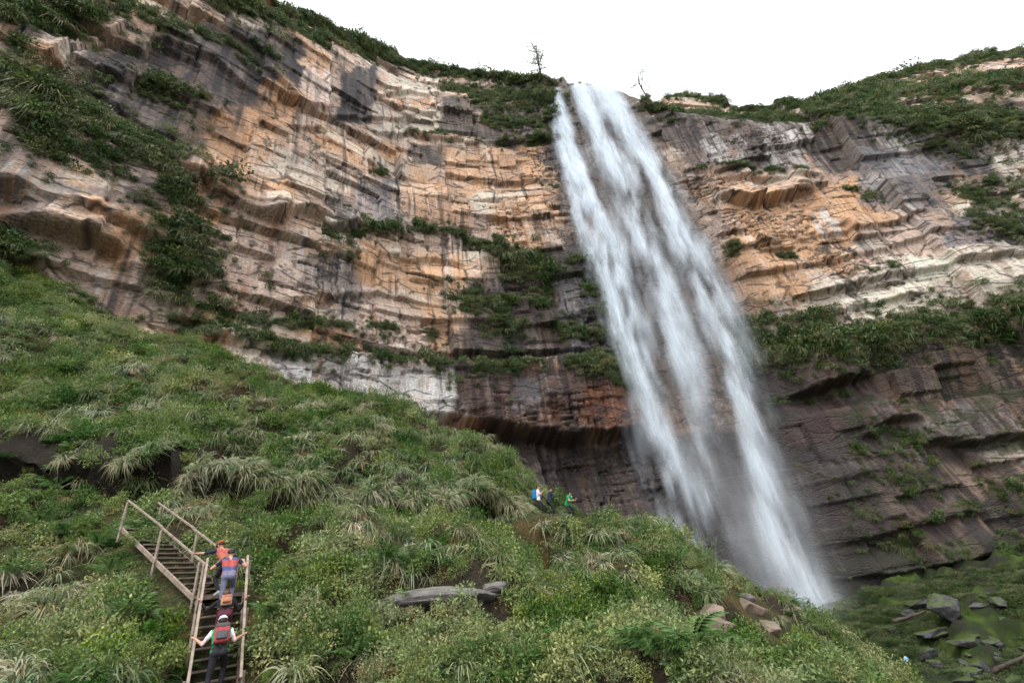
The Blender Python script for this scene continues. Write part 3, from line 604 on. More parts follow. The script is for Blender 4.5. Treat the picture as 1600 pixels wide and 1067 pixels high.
bs = nd(nt, 'ShaderNodeBsdfPrincipled'); bs.inputs['Roughness'].default_value = .95; bs.inputs['Specular IOR Level'].default_value = .15
bp = nd(nt, 'ShaderNodeBump'); bp.inputs['Distance'].default_value = .08; nt.links.new(n1.outputs[0], bp.inputs['Height']); nt.links.new(bp.outputs[0], bs.inputs['Normal'])
nt.links.new(x1.outputs[2], bs.inputs['Base Color']); nt.links.new(bs.outputs[0], out.inputs[0])
tag(obj('hillside', gme, m_soil), 'steep earth hillside with a trodden path under its bank', kind='structure')

# ================================================================== THE FALL
Z_LIP = float(zs[(SV > _sa+2) & (SV < _sb-2)].mean())
def fall_y(z):
    """free fall: thrown out from the lip, ever steeper"""
    return LIP_Y+.4-(LIP_Y-95.6)*np.sqrt(np.clip((Z_LIP+1-z)/(Z_LIP+12), 0, 1))
def frag(strands):
    """world-space strands on the plane of falling water: rows of (x, z, half width, weight)"""
    out = []
    for pts in strands:
        rows = []
        for (px, py, w, k) in pts:
            Y = 100.
            for _ in range(12): Y = fall_y(at(px, py, Y)[2])
            p = at(px, py, Y); q = at(px+w, py, Y)
            rows.append((p[0], p[2], abs(q[0]-p[0]), k))
        out.append(np.array(rows))
    return out
STRANDS = frag([
    [(859, 124, 7, 2.6), (872, 180, 10, 2.8), (888, 240, 13, 2.8), (907, 300, 17, 2.6), (928, 360, 21, 2.5), (953, 430, 24, 2.5), (981, 520, 22, 2.3), (1002, 580, 19, 2.1), (1021, 640, 15, 2.0), (1038, 700, 17, 1.4), (1056, 770, 21, 1.1), (1078, 860, 22, .8), (1092, 930, 26, .5)],
    [(902, 128, 11, 1.7), (917, 170, 12, 2.0), (936, 215, 13, 2.1), (955, 250, 16, 1.9), (980, 300, 15, 1.3), (1004, 370, 15, 1.1), (1034, 450, 18, 1.1), (1056, 520, 19, .9), (1076, 600, 18, .5), (1090, 700, 16, .45), (1099, 790, 14, .75), (1100, 860, 13, .6)],
    [(940, 134, 17, 2.0), (964, 180, 15, 2.3), (992, 225, 16, 2.4), (1018, 270, 17, 2.2), (1043, 320, 17, 2.0), (1070, 380, 18, 1.9), (1096, 440, 18, 1.9), (1117, 500, 17, 1.6), (1140, 570, 14, 1.9), (1158, 630, 11, 2.0), (1172, 690, 12, 1.5), (1188, 760, 15, 1.3), (1205, 820, 19, 1.3), (1228, 880, 21, 1.1), (1262, 940, 24, .8), (1290, 1000, 30, .6)],
    [(930, 230, 34, .28), (982, 330, 50, .45), (1028, 430, 60, .62), (1070, 540, 62, .6), (1095, 640, 60, .24), (1120, 740, 60, .15), (1150, 860, 66, .16), (1200, 960, 76, .26)],
    [(1060, 300, 30, .2), (1110, 420, 30, .28), (1150, 540, 30, .32), (1184, 650, 28, .34), (1205, 740, 26, .32), (1230, 830, 34, .36), (1270, 920, 40, .4), (1310, 1000, 50, .4)],
    [(990, 620, 26, .12), (1010, 740, 34, .2), (1030, 820, 42, .3), (1060, 900, 50, .4)],
])
m_water, nt, out = new_mat('falling_water')
aD = nd(nt, 'ShaderNodeAttribute', attribute_name='dens'); aW = nd(nt, 'ShaderNodeAttribute', attribute_name='wall')
mp = nd(nt, 'ShaderNodeMapping'); mp.inputs['Scale'].default_value = (.75, .05, 1); nt.links.new(aW.outputs['Vector'], mp.inputs['Vector'])
na = nd(nt, 'ShaderNodeTexNoise'); na.inputs['Detail'].default_value = 5; na.inputs['Roughness'].default_value = .6; na.inputs['Distortion'].default_value = .25; nt.links.new(mp.outputs[0], na.inputs['Vector']); na.inputs['Scale'].default_value = 1
mp2 = nd(nt, 'ShaderNodeMapping'); mp2.inputs['Scale'].default_value = (.33, .06, 1); nt.links.new(aW.outputs['Vector'], mp2.inputs['Vector'])
nb = nd(nt, 'ShaderNodeTexNoise'); nb.inputs['Detail'].default_value = 3; nt.links.new(mp2.outputs[0], nb.inputs['Vector']); nb.inputs['Scale'].default_value = 1
ra = nd(nt, 'ShaderNodeMapRange'); ra.inputs[1].default_value = .33; ra.inputs[2].default_value = .68; ra.inputs[3].default_value = .62; ra.inputs[4].default_value = 1.4; nt.links.new(na.outputs[0], ra.inputs[0])
rb = nd(nt, 'ShaderNodeMapRange'); rb.inputs[1].default_value = .35; rb.inputs[2].default_value = .65; rb.inputs[3].default_value = .55; rb.inputs[4].default_value = 1.4; nt.links.new(nb.outputs[0], rb.inputs[0])
m1 = nd(nt, 'ShaderNodeMath', operation='MULTIPLY'); nt.links.new(ra.outputs[0], m1.inputs[0]); nt.links.new(rb.outputs[0], m1.inputs[1])
m2 = nd(nt, 'ShaderNodeMath', operation='MULTIPLY'); nt.links.new(m1.outputs[0], m2.inputs[0]); nt.links.new(aD.outputs['Fac'], m2.inputs[1])
mneg = nd(nt, 'ShaderNodeMath', operation='MULTIPLY'); nt.links.new(m2.outputs[0], mneg.inputs[0]); mneg.inputs[1].default_value = -1
mex = nd(nt, 'ShaderNodeMath', operation='EXPONENT'); nt.links.new(mneg.outputs[0], mex.inputs[0])          # light let through
df = nd(nt, 'ShaderNodeBsdfDiffuse'); df.inputs[0].default_value = (.76, .83, .89, 1)
tl = nd(nt, 'ShaderNodeBsdfTranslucent'); tl.inputs[0].default_value = (.76, .83, .89, 1)
mx = nd(nt, 'ShaderNodeMixShader'); mx.inputs[0].default_value = .3; nt.links.new(df.outputs[0], mx.inputs[1]); nt.links.new(tl.outputs[0], mx.inputs[2])
tr = nd(nt, 'ShaderNodeBsdfTransparent')
my = nd(nt, 'ShaderNodeMixShader'); nt.links.new(mex.outputs[0], my.inputs[0]); nt.links.new(mx.outputs[0], my.inputs[1]); nt.links.new(tr.outputs[0], my.inputs[2])
nt.links.new(my.outputs[0], out.inputs[0])

fall = tag(empty('waterfall', (38, 97, -10)), 'tall white waterfall dropping over the cliff edge in two strands', kind='structure')
wx = np.linspace(14, 66, 120); wz_ = np.linspace(-14, 1, 40).tolist()
wzv = np.linspace(-14, Z_LIP+6, 300)
X_, Zw = np.meshgrid(wx, wzv)
lip = np.interp(s_of_x(30)+np.linspace(-20, 45, 200), SV, zs)
NL = 6
for k in range(NL):
    dens = np.zeros_like(X_)
    for rows in STRANDS:
        o_ = np.argsort(rows[:, 1]); r = rows[o_]
        cx = np.interp(Zw, r[:, 1], r[:, 0]); hw = np.interp(Zw, r[:, 1], r[:, 2]); kk = np.interp(Zw, r[:, 1], r[:, 3])
        cx = cx+hw*(.3*fbm(Zw/9, Zw*0+k*7.7+rows[0, 0], 3, 400+k)+.45*fbm(X_/1.5, Zw/5+k*3, 3, 405+k)*sstep(Z_LIP-Zw, 4, 25))
        t = (X_-cx)/hw
        g_ = np.exp(-np.abs(t)**2.1)*kk
        g_ = np.where(Zw > r[-1, 1], g_*np.exp(-((Zw-r[-1, 1])/.8)**2), g_)
        dens += g_
    # surges: pulses of water with ragged lower tongues
    pul = fbm(X_/1.7, Zw/10+.8*vnoise(X_/1.2, X_*0+k, 7), 4, 430+k, .6)+.35*fbm(X_/5, Zw/16, 2, 440)
    dens *= np.clip(.85+1.5*pul*sstep(Z_LIP-Zw, -5, 30)+.3*pul, .12, 2.4)
    burst = fbm(X_/3.0, Zw/13-.35*np.abs(((X_/3.1) % 2)-1), 4, 441, .55)
    dens *= np.clip(.92+1.7*burst*sstep(Z_LIP-Zw, 15, 60), .12, 2.3)
    dens *= (.37+.09*sstep(Zw, 30, 80)+.35*sstep(Zw, 95, 150))/NL*2.4
    dens = np.where(dens < .012, 0, dens-.012)
    edge_x = sstep(X_, 14, 19)*(1-sstep(X_, 60, 66)); dens *= edge_x
    drop = np.clip(155-Zw, 0, 200)
    drop = np.clip(Z_LIP+1-Zw, 0, 200)
    Yw = fall_y(Zw)-.5*np.clip(drop/12, 0, 1)-.9*np.clip(drop/165, 0, 1)*(k-NL/2)*.9-.12*k+.6*np.clip(drop/12, 0, 1)*fbm(X_/3, Zw/14, 3, 450+k)
    Vw = np.stack([X_, Yw, Zw], -1).reshape(-1, 3)
    r_, c_ = X_.shape; iw = np.arange(r_*c_).reshape(r_, c_)
    Fw = np.stack([iw[:-1, :-1], iw[:-1, 1:], iw[1:, 1:], iw[1:, :-1]], -1).reshape(-1, 4)
    keep = dens.reshape(-1)[Fw].max(1) > 0
    Fw = Fw[keep]; used, inv = np.unique(Fw, return_inverse=True); Fw = inv.reshape(-1, 4)
    me = mesh_np('veil', Vw[used], Fw, True, None, np.stack([X_+k*31.7, Zw+k*53.1, X_*0+k*9], -1).reshape(-1, 3)[used])
    at_ = me.attributes.new('dens', 'FLOAT', 'POINT'); at_.data.foreach_set('value', np.ascontiguousarray(dens.reshape(-1)[used], np.float32))
    o = obj('veil', me, m_water); o.parent = fall; o.matrix_parent_inverse = Matrix.Translation((-38, -97, 10))

# drifting spray round the foot of the fall
m_mist, nt, out = new_mat('spray')
tc = nd(nt, 'ShaderNodeTexCoord'); mp = nd(nt, 'ShaderNodeMapping'); mp.inputs['Location'].default_value = (-1, -1, -.75); mp.inputs['Scale'].default_value = (2, 2, 1.5); nt.links.new(tc.outputs['Generated'], mp.inputs['Vector'])
gr = nd(nt, 'ShaderNodeTexGradient', gradient_type='SPHERICAL'); nt.links.new(mp.outputs[0], gr.inputs[0])
nz = nd(nt, 'ShaderNodeTexNoise'); nz.inputs['Scale'].default_value = .09; nz.inputs['Detail'].default_value = 3; nt.links.new(tc.outputs['Object'], nz.inputs['Vector'])
mr = nd(nt, 'ShaderNodeMapRange'); mr.inputs[1].default_value = .38; mr.inputs[2].default_value = .68; mr.inputs[3].default_value = .15; mr.inputs[4].default_value = 1.6; nt.links.new(nz.outputs[0], mr.inputs[0])
mu = nd(nt, 'ShaderNodeMath', operation='MULTIPLY'); nt.links.new(gr.outputs['Fac'], mu.inputs[0]); nt.links.new(mr.outputs[0], mu.inputs[1])
m3 = nd(nt, 'ShaderNodeMath', operation='MULTIPLY'); nt.links.new(mu.outputs[0], m3.inputs[0]); m3.inputs[1].default_value = .036
pv = nd(nt, 'ShaderNodeVolumePrincipled'); pv.inputs['Color'].default_value = (.93, .95, .97, 1); nt.links.new(m3.outputs[0], pv.inputs['Density']); nt.links.new(pv.outputs[0], out.inputs['Volume'])
bm = bmesh.new(); bmesh.ops.create_icosphere(bm, subdivisions=3, radius=1); bmesh.ops.scale(bm, vec=Vector((13, 7, 26)), verts=bm.verts); bmesh.ops.translate(bm, vec=Vector((39, 91, 6)), verts=bm.verts)
tag(obj('mist', bm_mesh('mist', bm), m_mist), 'thin white spray drifting round the foot of the waterfall', kind='stuff')

# ================================================================== PLANTS
def leaf_mat(name, stops, brown=(.16, .10, .045), trans=.32, rough=.45, spec=.32):
    m, nt, out = new_mat(name)
    oi = nd(nt, 'ShaderNodeObjectInfo'); rp = ramp(nt, stops); nt.links.new(oi.outputs['Random'], rp.inputs[0])
    a = nd(nt, 'ShaderNodeAttribute', attribute_name='Col')
    x = nd(nt, 'ShaderNodeMix', data_type='RGBA', blend_type='MULTIPLY'); x.inputs[0].default_value = 1
    nt.links.new(rp.outputs[0], x.inputs[6]); nt.links.new(a.outputs['Color'], x.inputs[7])
    t = nd(nt, 'ShaderNodeAttribute', attribute_name='tint', attribute_type='INSTANCER')
    hv = nd(nt, 'ShaderNodeAttribute', attribute_name='shade_of_green', attribute_type='INSTANCER')
    y = nd(nt, 'ShaderNodeMix', data_type='RGBA'); nt.links.new(t.outputs['Fac'], y.inputs[0]); 
    hs = nd(nt, 'ShaderNodeHueSaturation'); nt.links.new(x.outputs[2], hs.inputs['Color'])
    for sock, k0, k1 in (('Hue', -.035, .5), ('Saturation', -.28, 1.0), ('Value', .45, 1.0)):
        ma = nd(nt, 'ShaderNodeMath', operation='MULTIPLY_ADD'); nt.links.new(hv.outputs['Fac'], ma.inputs[0]); ma.inputs[1].default_value = k0; ma.inputs[2].default_value = k1; nt.links.new(ma.outputs[0], hs.inputs[sock])
    nt.links.new(hs.outputs[0], y.inputs[6])
    bx_ = nd(nt, 'ShaderNodeMix', data_type='RGBA', blend_type='MULTIPLY'); bx_.inputs[0].default_value = 1; bx_.inputs[6].default_value = (*brown, 1); nt.links.new(a.outputs['Color'], bx_.inputs[7])
    nt.links.new(bx_.outputs[2], y.inputs[7])
    bs = nd(nt, 'ShaderNodeBsdfPrincipled'); bs.inputs['Roughness'].default_value = rough; bs.inputs['Specular IOR Level'].default_value = spec
    nt.links.new(y.outputs[2], bs.inputs['Base Color'])
    tl = nd(nt, 'ShaderNodeBsdfTranslucent'); nt.links.new(y.outputs[2], tl.inputs[0])
    mx = nd(nt, 'ShaderNodeMixShader'); mx.inputs[0].default_value = trans; nt.links.new(bs.outputs[0], mx.inputs[1]); nt.links.new(tl.outputs[0], mx.inputs[2])
    nt.links.new(mx.outputs[0], out.inputs[0])
    return m
def plain_mat(name, colr, rough=.8, scale=20., var=.35, bump=.0, spec=.3):
    m, nt, out = new_mat(name)
    tc = nd(nt, 'ShaderNodeTexCoord'); n = nd(nt, 'ShaderNodeTexNoise'); n.inputs['Scale'].default_value = scale; n.inputs['Detail'].default_value = 5
    nt.links.new(tc.outputs['Object'], n.inputs['Vector'])
    c = np.array(colr[:3]); r = ramp(nt, [(.3, tuple(c*(1-var))), (.7, tuple(np.clip(c*(1+var), 0, 1)))]); nt.links.new(n.outputs[0], r.inputs[0])
    bs = nd(nt, 'ShaderNodeBsdfPrincipled'); bs.inputs['Roughness'].default_value = rough; bs.inputs['Specular IOR Level'].default_value = spec
    nt.links.new(r.outputs[0], bs.inputs['Base Color'])
    if bump:
        b = nd(nt, 'ShaderNodeBump'); b.inputs['Distance'].default_value = bump; nt.links.new(n.outputs[0], b.inputs['Height']); nt.links.new(b.outputs[0], bs.inputs['Normal'])
    nt.links.new(bs.outputs[0], out.inputs[0])
    return m
def unit(v): return v/(np.linalg.norm(v, axis=-1, keepdims=True)+1e-9)
def leaf_cloud(n, cen, rad, ln, wd, seed, upb=.7, tone=(.65, 1.35), yellow=.25, shell=.55):
    """n folded leaves spread through lobes; returns V, F, col"""
    g = np.random.default_rng(seed)
    cen = np.atleast_2d(cen); rad = np.broadcast_to(np.asarray(rad, float), (len(cen), 3)) if np.ndim(rad) < 2 else np.asarray(rad)
    w = rad.prod(1)**.67; k = g.choice(len(cen), n, p=w/w.sum())
    d = unit(g.normal(size=(n, 3))); r = shell+(1-shell)*g.random(n)**.6
    P = cen[k]+d*rad[k]*r[:, None]
    ax = unit(d*g.uniform(.3, 1, (n, 1))+g.normal(0, .55, (n, 3))+np.array((0, 0, .25)))
    nm = unit(np.array((0, 0, upb))+d*.5+g.normal(0, .45, (n, 3)))
    sd = unit(np.cross(ax, nm)); nm = np.cross(sd, ax)
    L = g.uniform(ln[0], ln[1], n)[:, None]; Wd = L*g.uniform(wd[0], wd[1], n)[:, None]
    b = P; t = P+ax*L-nm*L*.18; l = P+ax*L*.48+sd*Wd*.5+nm*Wd*.16; rr = P+ax*L*.48-sd*Wd*.5+nm*Wd*.16
    V = np.stack([b, l, t, rr], 1).reshape(-1, 3)
    i = np.arange(n)*4; F = np.concatenate([np.stack([i, i+1, i+2], 1), np.stack([i, i+2, i+3], 1)])
    tn = g.uniform(tone[0], tone[1], n); yl = g.random(n)*yellow
    c = np.stack([tn*(1+yl*1.2), tn*(1+yl*.3), tn*(1-yl*.4)], 1)
    return V, F, np.repeat(c, 4, 0)
def blades(n, L, wid, seed, spread=.16, lo=45, hi=86, droop=(.5, 1.3), dry=.3, segs=5):
    g = np.random.default_rng(seed); Vs, Fs, Cs = [], [], []
    for i in range(n):
        ph = g.uniform(0, 2*math.pi); el = math.radians(g.uniform(lo, hi)); l = g.uniform(*L); w = g.uniform(*wid); dr = g.uniform(*droop)
        h = np.array((math.cos(ph), math.sin(ph), 0)); sdv = np.array((-h[1], h[0], 0))
        b = h*spread*g.random()**.5+np.array((g.normal(0, .03), g.normal(0, .03), -.03))
        t = np.linspace(0, 1, segs+1)
        c = b+np.outer(t*math.cos(el)+.22*dr*t*t, h)*l; c[:, 2] += l*(t*math.sin(el)-.72*dr*t**2.4)
        ww = w*np.minimum(1, (1-t)*2.2+.06)*.5
        tw = g.normal(0, .5); sv = sdv*math.cos(tw)+np.array((0, 0, math.sin(tw)))
        V = np.concatenate([c+sv*ww[:, None], c-sv*ww[:, None]]); base = sum(len(v) for v in Vs)
        k = np.arange(segs); F = np.stack([k, k+segs+1, k+segs+2, k+1], 1)+base
        if g.random() < dry: cc = np.array((1.6, 1.22, .95))*g.uniform(.6, 1.2)
        else: cc = np.array((1, 1, 1))*g.uniform(.65, 1.3)
        tipc = np.array((1.7, 1.35, 1.1)); C_ = cc*(1+np.r_[t, t][:, None]**2*(tipc-1)*.5)
        Vs.append(V); Fs.append(F); Cs.append(C_)
    return np.concatenate(Vs), np.concatenate(Fs), np.concatenate(Cs)
def frond(L=1.0, pairs=17, seed=0, arch=.5, width=.26):
    """one pinnate fern leaf growing along +X, arching"""
    g = np.random.default_rng(seed)
    t = np.linspace(0, 1, pairs*2+2); X = L*(t*.93-.1*t**3); Zc = L*(arch*t*1.5-arch*1.55*t*t)
    R = np.stack([X, .02*L*np.sin(t*5), Zc], 1)
    nt_ = len(t); V = [R+np.array((0, .004, 0)), R+np.array((0, -.008, -.004))]; F = [(j, j+1, nt_+j+1, nt_+j) for j in range(nt_-1)]; Cc = [np.tile((.75, .7, .6), (2*nt_, 1))]
    n0 = 2*nt_
    for k in range(pairs):
        i = 2*k+1; tt = t[i]
        if tt < .1: continue
        w = L*width*(math.sin(math.pi*min(1, .12+tt*.93)**.75))*g.uniform(.85, 1.1)
        for sgn in (-1, 1):
            dirv = np.array((.42, sgn*.9, -.12+g.normal(0, .08))); dirv /= np.linalg.norm(dirv)
            mid = (R[i]+R[i+1])/2; step = (R[i+1]-R[i])
            m1_ = mid+dirv*w*.45+step*.75+np.array((0, 0, .01)); m0 = mid+dirv*w*.45-step*.75; tip = mid+dirv*w+np.array((.02*L, 0, -.12*w))
            V.append(np.stack([m0, tip, m1_])); F += [(i, n0, n0+1, n0+2), (i, n0, n0+2, i+1)][:0]
            F.append((i, n0, n0+1, n0+2)); F.append((i, n0+2, i+1, i+1))
            tn = g.uniform(.75, 1.25); Cc.append(np.array([(tn, tn, tn), (tn*1.15, tn*1.1, tn), (tn, tn, tn)])); n0 += 3
    tris = []
    for f in F:
        if f[2] == f[3]: tris.append(f[:3])
        else: tris += [(f[0], f[1], f[2]), (f[0], f[2], f[3])]
    return np.concatenate(V), np.array(tris), np.concatenate(Cc)
def place(V, rot_z, tilt, scale):
    c, s = math.cos(rot_z), math.sin(rot_z); ct, st = math.cos(tilt), math.sin(tilt)
    X = V[:, 0]*ct-V[:, 2]*st; Zz = V[:, 0]*st+V[:, 2]*ct
    return np.stack([X*c-V[:, 1]*s, X*s+V[:, 1]*c, Zz], 1)*scale
def fern_all(nf, seed):
    g = np.random.default_rng(seed); Vs, Fs, Cs = [], [], []; b = 0
    for k in range(nf):
        V, F, c = frond(1, 15, seed+k, g.uniform(.35, .6)); V = place(V, k*2*math.pi/nf+g.normal(0, .25), g.uniform(.1, .5), g.uniform(.7, 1.1))
        Vs.append(V); Fs.append(F+b); Cs.append(c*g.uniform(.8, 1.2)); b += len(V)
    return np.concatenate(Vs), np.concatenate(Fs), np.concatenate(Cs)
G = lambda *a: tuple(a)
m_leaf = leaf_mat('shrub_leaf', [(0, (.06, .13, .036)), (.35, (.105, .19, .05)), (.7, (.145, .225, .068)), (1, (.21, .27, .075))], trans=.35)
m_dleaf = leaf_mat('dark_leaf', [(0, (.035, .075, .026)), (.4, (.058, .112, .038)), (.75, (.085, .14, .05)), (1, (.12, .155, .06))], brown=(.12, .085, .045))
m_bleaf = leaf_mat('bright_leaf', [(0, (.14, .27, .05)), (.5, (.20, .32, .06)), (1, (.27, .33, .08))], trans=.35)
m_grass = leaf_mat('blade', [(0, (.11, .18, .085)), (.4, (.16, .215, .115)), (.75, (.21, .24, .14)), (1, (.25, .25, .16))], brown=(.28, .23, .13), trans=.25, rough=.45)
m_fern = leaf_mat('fern_leaf', [(0, (.085, .19, .055)), (.5, (.115, .225, .07)), (1, (.155, .25, .08))], brown=(.17, .09, .05), trans=.35)
m_weed = leaf_mat('weed_leaf', [(0, (.09, .14, .035)), (.4, (.135, .185, .05)), (.7, (.18, .205, .065)), (1, (.23, .20, .08))], brown=(.22, .15, .07))
m_stem = plain_mat('bark', (.07, .05, .035), .9, 12, .4, .02)
lob = lambda g, n, R: np.clip(np.c_[g.normal(0, R*.45, n), g.normal(0, R*.45, n), np.abs(g.normal(R*.25, R*.25, n))], -R*.62, R*.62)
def proto(name, data, mat):
    V, F, c = data; me = mesh_np(name, V, F, False, c); me.materials.append(mat)
    return bpy.data.objects.new(name, me)          # lives in no collection; only its mesh is scattered
gg = np.random.default_rng(3)
P_SHRUB = [proto('leafy_shrub_%d' % i, leaf_cloud((520, 420, 600)[i], lob(gg, 9, .62)*np.array((1, 1, 1.35)), .23, ((.055, .10), (.07, .125), (.045, .09))[i], (.36, .55), 100+i, tone=(.5, 1.4)), m_leaf) for i in range(3)]
P_BRIGHT = [proto('bright_herb_%d' % i, leaf_cloud(300, lob(gg, 5, .4), .22, (.05, .10), (.3, .42), 120+i, .9, shell=.3), m_bleaf) for i in range(2)]
P_WEED = [proto('weed_%d' % i, leaf_cloud(520, np.c_[gg.normal(0, .3, 8), gg.normal(0, .3, 8), gg.uniform(0, .16, 8)], (.24, .24, .13), (.025, .055), (.3, .5), 140+i, .8, (.55, 1.4), .6), m_weed) for i in range(3)]
P_GRASS = [proto('tussock_%d' % i, blades(64, (.6, 1.25), (.022, .045), 160+i, .16, 55, 88, (.9, 1.9), dry=(.06, .14, .25)[i], segs=6), m_grass) for i in range(3)]
P_SHORT = [proto('short_grass_%d' % i, blades(90, (.22, .5), (.008, .015), 170+i, .34, 40, 88, (.2, .9), .4, 3), m_weed) for i in range(2)]
P_FERN = [proto('fern_%d' % i, fern_all(8, 180+i*20), m_fern) for i in range(2)]
P_CLIFF = [proto('ledge_bush_%d' % i, leaf_cloud(300, lob(gg, 6, .6), .33, (.09, .20), (.45, .7), 200+i, .5, (.45, 1.5), .35), m_dleaf) for i in range(3)]
P_HANG = [proto('hanging_grass_%d' % i, blades(120, (.3, .75), (.02, .035), 220+i, .5, 10, 80, (.9, 1.9), .35, 4), m_dleaf) for i in range(2)]

P_WEED2 = proto('basin_weed', leaf_cloud(330, np.c_[gg.normal(0, .3, 8), gg.normal(0, .3, 8), gg.uniform(0, .1, 8)], (.26, .26, .1), (.05, .1), (.4, .6), 150, .9, (.5, 1.3), .4), m_dleaf)
P_SHORT2 = proto('basin_tuft', blades(90, (.2, .45), (.015, .025), 175, .36, 40, 88, (.3, 1.), .1, 3), m_dleaf)
def scatter(name, label, prot, pos, rot, scl, tint, kind='stuff', shade=None):
    """ground cover: one object whose points carry copies of one plant"""
    me = bpy.data.meshes.new(name); me.vertices.add(len(pos)); me.vertices.foreach_set('co', np.ascontiguousarray(pos, np.float32).ravel())
    a = me.attributes.new('rot', 'FLOAT_VECTOR', 'POINT'); a.data.foreach_set('vector', np.ascontiguousarray(rot, np.float32).ravel())
    a = me.attributes.new('scl', 'FLOAT', 'POINT'); a.data.foreach_set('value', np.ascontiguousarray(scl, np.float32))
    a = me.attributes.new('tint', 'FLOAT', 'POINT'); a.data.foreach_set('value', np.ascontiguousarray(tint, np.float32))
    sh_ = fbm(pos[:, 0]/2.1, pos[:, 1]/2.1+pos[:, 2]/3, 3, 909)*1.6+rng.normal(0, .3, len(pos)) if shade is None else shade
    a = me.attributes.new('shade_of_green', 'FLOAT', 'POINT'); a.data.foreach_set('value', np.ascontiguousarray(np.clip(sh_, -1, 1), np.float32))
    o = bpy.data.objects.new(name, me); C.objects.link(o)
    ng = bpy.data.node_groups.new(name, 'GeometryNodeTree')
    ng.interface.new_socket('Geometry', in_out='INPUT', socket_type='NodeSocketGeometry'); ng.interface.new_socket('Geometry', in_out='OUTPUT', socket_type='NodeSocketGeometry')
    gi = ng.nodes.new('NodeGroupInput'); go = ng.nodes.new('NodeGroupOutput')
    ob = ng.nodes.new('GeometryNodeObjectInfo'); ob.inputs['Object'].default_value = prot; ob.inputs['As Instance'].default_value = True
    ip = ng.nodes.new('GeometryNodeInstanceOnPoints')
    ar = ng.nodes.new('GeometryNodeInputNamedAttribute'); ar.data_type = 'FLOAT_VECTOR'; ar.inputs['Name'].default_value = 'rot'
    sc_ = ng.nodes.new('GeometryNodeInputNamedAttribute'); sc_.data_type = 'FLOAT'; sc_.inputs['Name'].default_value = 'scl'
    er = ng.nodes.new('FunctionNodeEulerToRotation')
    l = ng.links.new
    l(gi.outputs[0], ip.inputs['Points']); l(ob.outputs['Geometry'], ip.inputs['Instance']); l(ar.outputs['Attribute'], er.inputs[0]); l(er.outputs[0], ip.inputs['Rotation']); l(sc_.outputs['Attribute'], ip.inputs['Scale']); l(ip.outputs[0], go.inputs[0])
    md = o.modifiers.new('scatter', 'NODES'); md.node_group = ng
    return tag(o, label, kind=kind)

# ---- where things grow on the hill
KEEP_OFF = []                                        # (x, y, r) kept clear: slabs, stairs, people
slab_c = ground_at(680, 938)
def sample_hill(n, gamma):
    """points on the hillside in view, denser near the camera"""
    cx, cy = (TX[:-1, :-1]+TX[1:, 1:])/2, (TY[:-1, :-1]+TY[1:, 1:])/2
    A = np.hypot(np.diff(GZ, axis=0)[:, :-1], 1*np.diff(GY, axis=0)[:, :-1])*np.diff(GX, axis=1)[:-1]
    ang = cx/np.maximum(cy, 1)
    hill = (cy > 7.6) & (cy < 62) & (ang > -2.3) & (ang < 1.35) & (cy < 50+cx*-.5+5) & ~((cx > 14) & (cy > 36))
    w = A*hill/np.hypot(cx, cy)**gamma
    k = rng.choice(w.size, n, p=(w/w.sum()).ravel()); i, j = np.unravel_index(k, w.shape)
    u, v = rng.random(n), rng.random(n)
    f = lambda M: (M[i, j]*(1-u)+M[i, j+1]*u)*(1-v)+(M[i+1, j]*(1-u)+M[i+1, j+1]*u)*v
    p = np.stack([f(TX), f(TY), f(GZ)], 1)
    nx = -(GZ[i, j+1]-GZ[i, j])/(GX[i, j+1]-GX[i, j]); ny = -(GZ[i+1, j]-GZ[i, j])/(GY[i+1, j]-GY[i, j])
    nrm = unit(np.stack([nx, ny, np.ones(n)], 1))
    sd = np.full(n, 1e9)
    for a_, b_ in ((ST_A, ST_B), (ST_B, ST_C)):
        d_ = b_[:2]-a_[:2]; t_ = np.clip(((p[:, 0]-a_[0])*d_[0]+(p[:, 1]-a_[1])*d_[1])/(d_@d_), -.02, 1)
        sd = np.minimum(sd, np.hypot(p[:, 0]-a_[0]-t_*d_[0], p[:, 1]-a_[1]-t_*d_[1]))
    q_ = p[:, 1]-np.interp(p[:, 0], PATH[:, 0], PATH[:, 1]); onp = (q_ > -1.3) & (q_ < 1.0) & (p[:, 0] > PATH[0, 0]) & (p[:, 0] < 3.0)
    return p, nrm, sd, onp
def euler_of(nrm, mixup, n):
    v = unit(nrm*mixup+np.array((0, 0, 1))*(1-mixup)); az = np.arctan2(v[:, 1], v[:, 0]); tl = np.arccos(np.clip(v[:, 2], -1, 1))
    out = np.zeros((n, 3)); spin = rng.uniform(0, 2*math.pi, n)
    for i in range(n):
        e = (Matrix.Rotation(az[i], 3, 'Z') @ Matrix.Rotation(tl[i], 3, 'Y') @ Matrix.Rotation(spin[i], 3, 'Z')).to_euler(); out[i] = e
    return out
def px_of(p):
    v = np.stack([p@np.array((RT[0], FW[0], UP[0])), p@np.array((RT[1], FW[1], UP[1])), p@np.array((RT[2], FW[2], UP[2]))], 1)
    return W_PX/2-F_PX*v[:, 0]/v[:, 2], H_PX/2+F_PX*v[:, 1]/v[:, 2]
P_, N_, SD_, OP_ = sample_hill(21000, 1.0)
zone = fbm(P_[:, 0]/3.2, P_[:, 1]/3.2, 3, 501); zone2 = fbm(P_[:, 0]/1.6, P_[:, 1]/1.6, 3, 502); dryz = fbm(P_[:, 0]/2.3, P_[:, 1]/2.3, 3, 503)
upper = sstep(P_[:, 1]-np.interp(P_[:, 0], PATH[:, 0], PATH[:, 1]), 0, 3)
leftgrass = np.exp(-(((P_[:, 0]+15)/4.5)**2+((P_[:, 1]-13)/2.2)**2))
toprim = sstep(P_[:, 1], 31, 36)
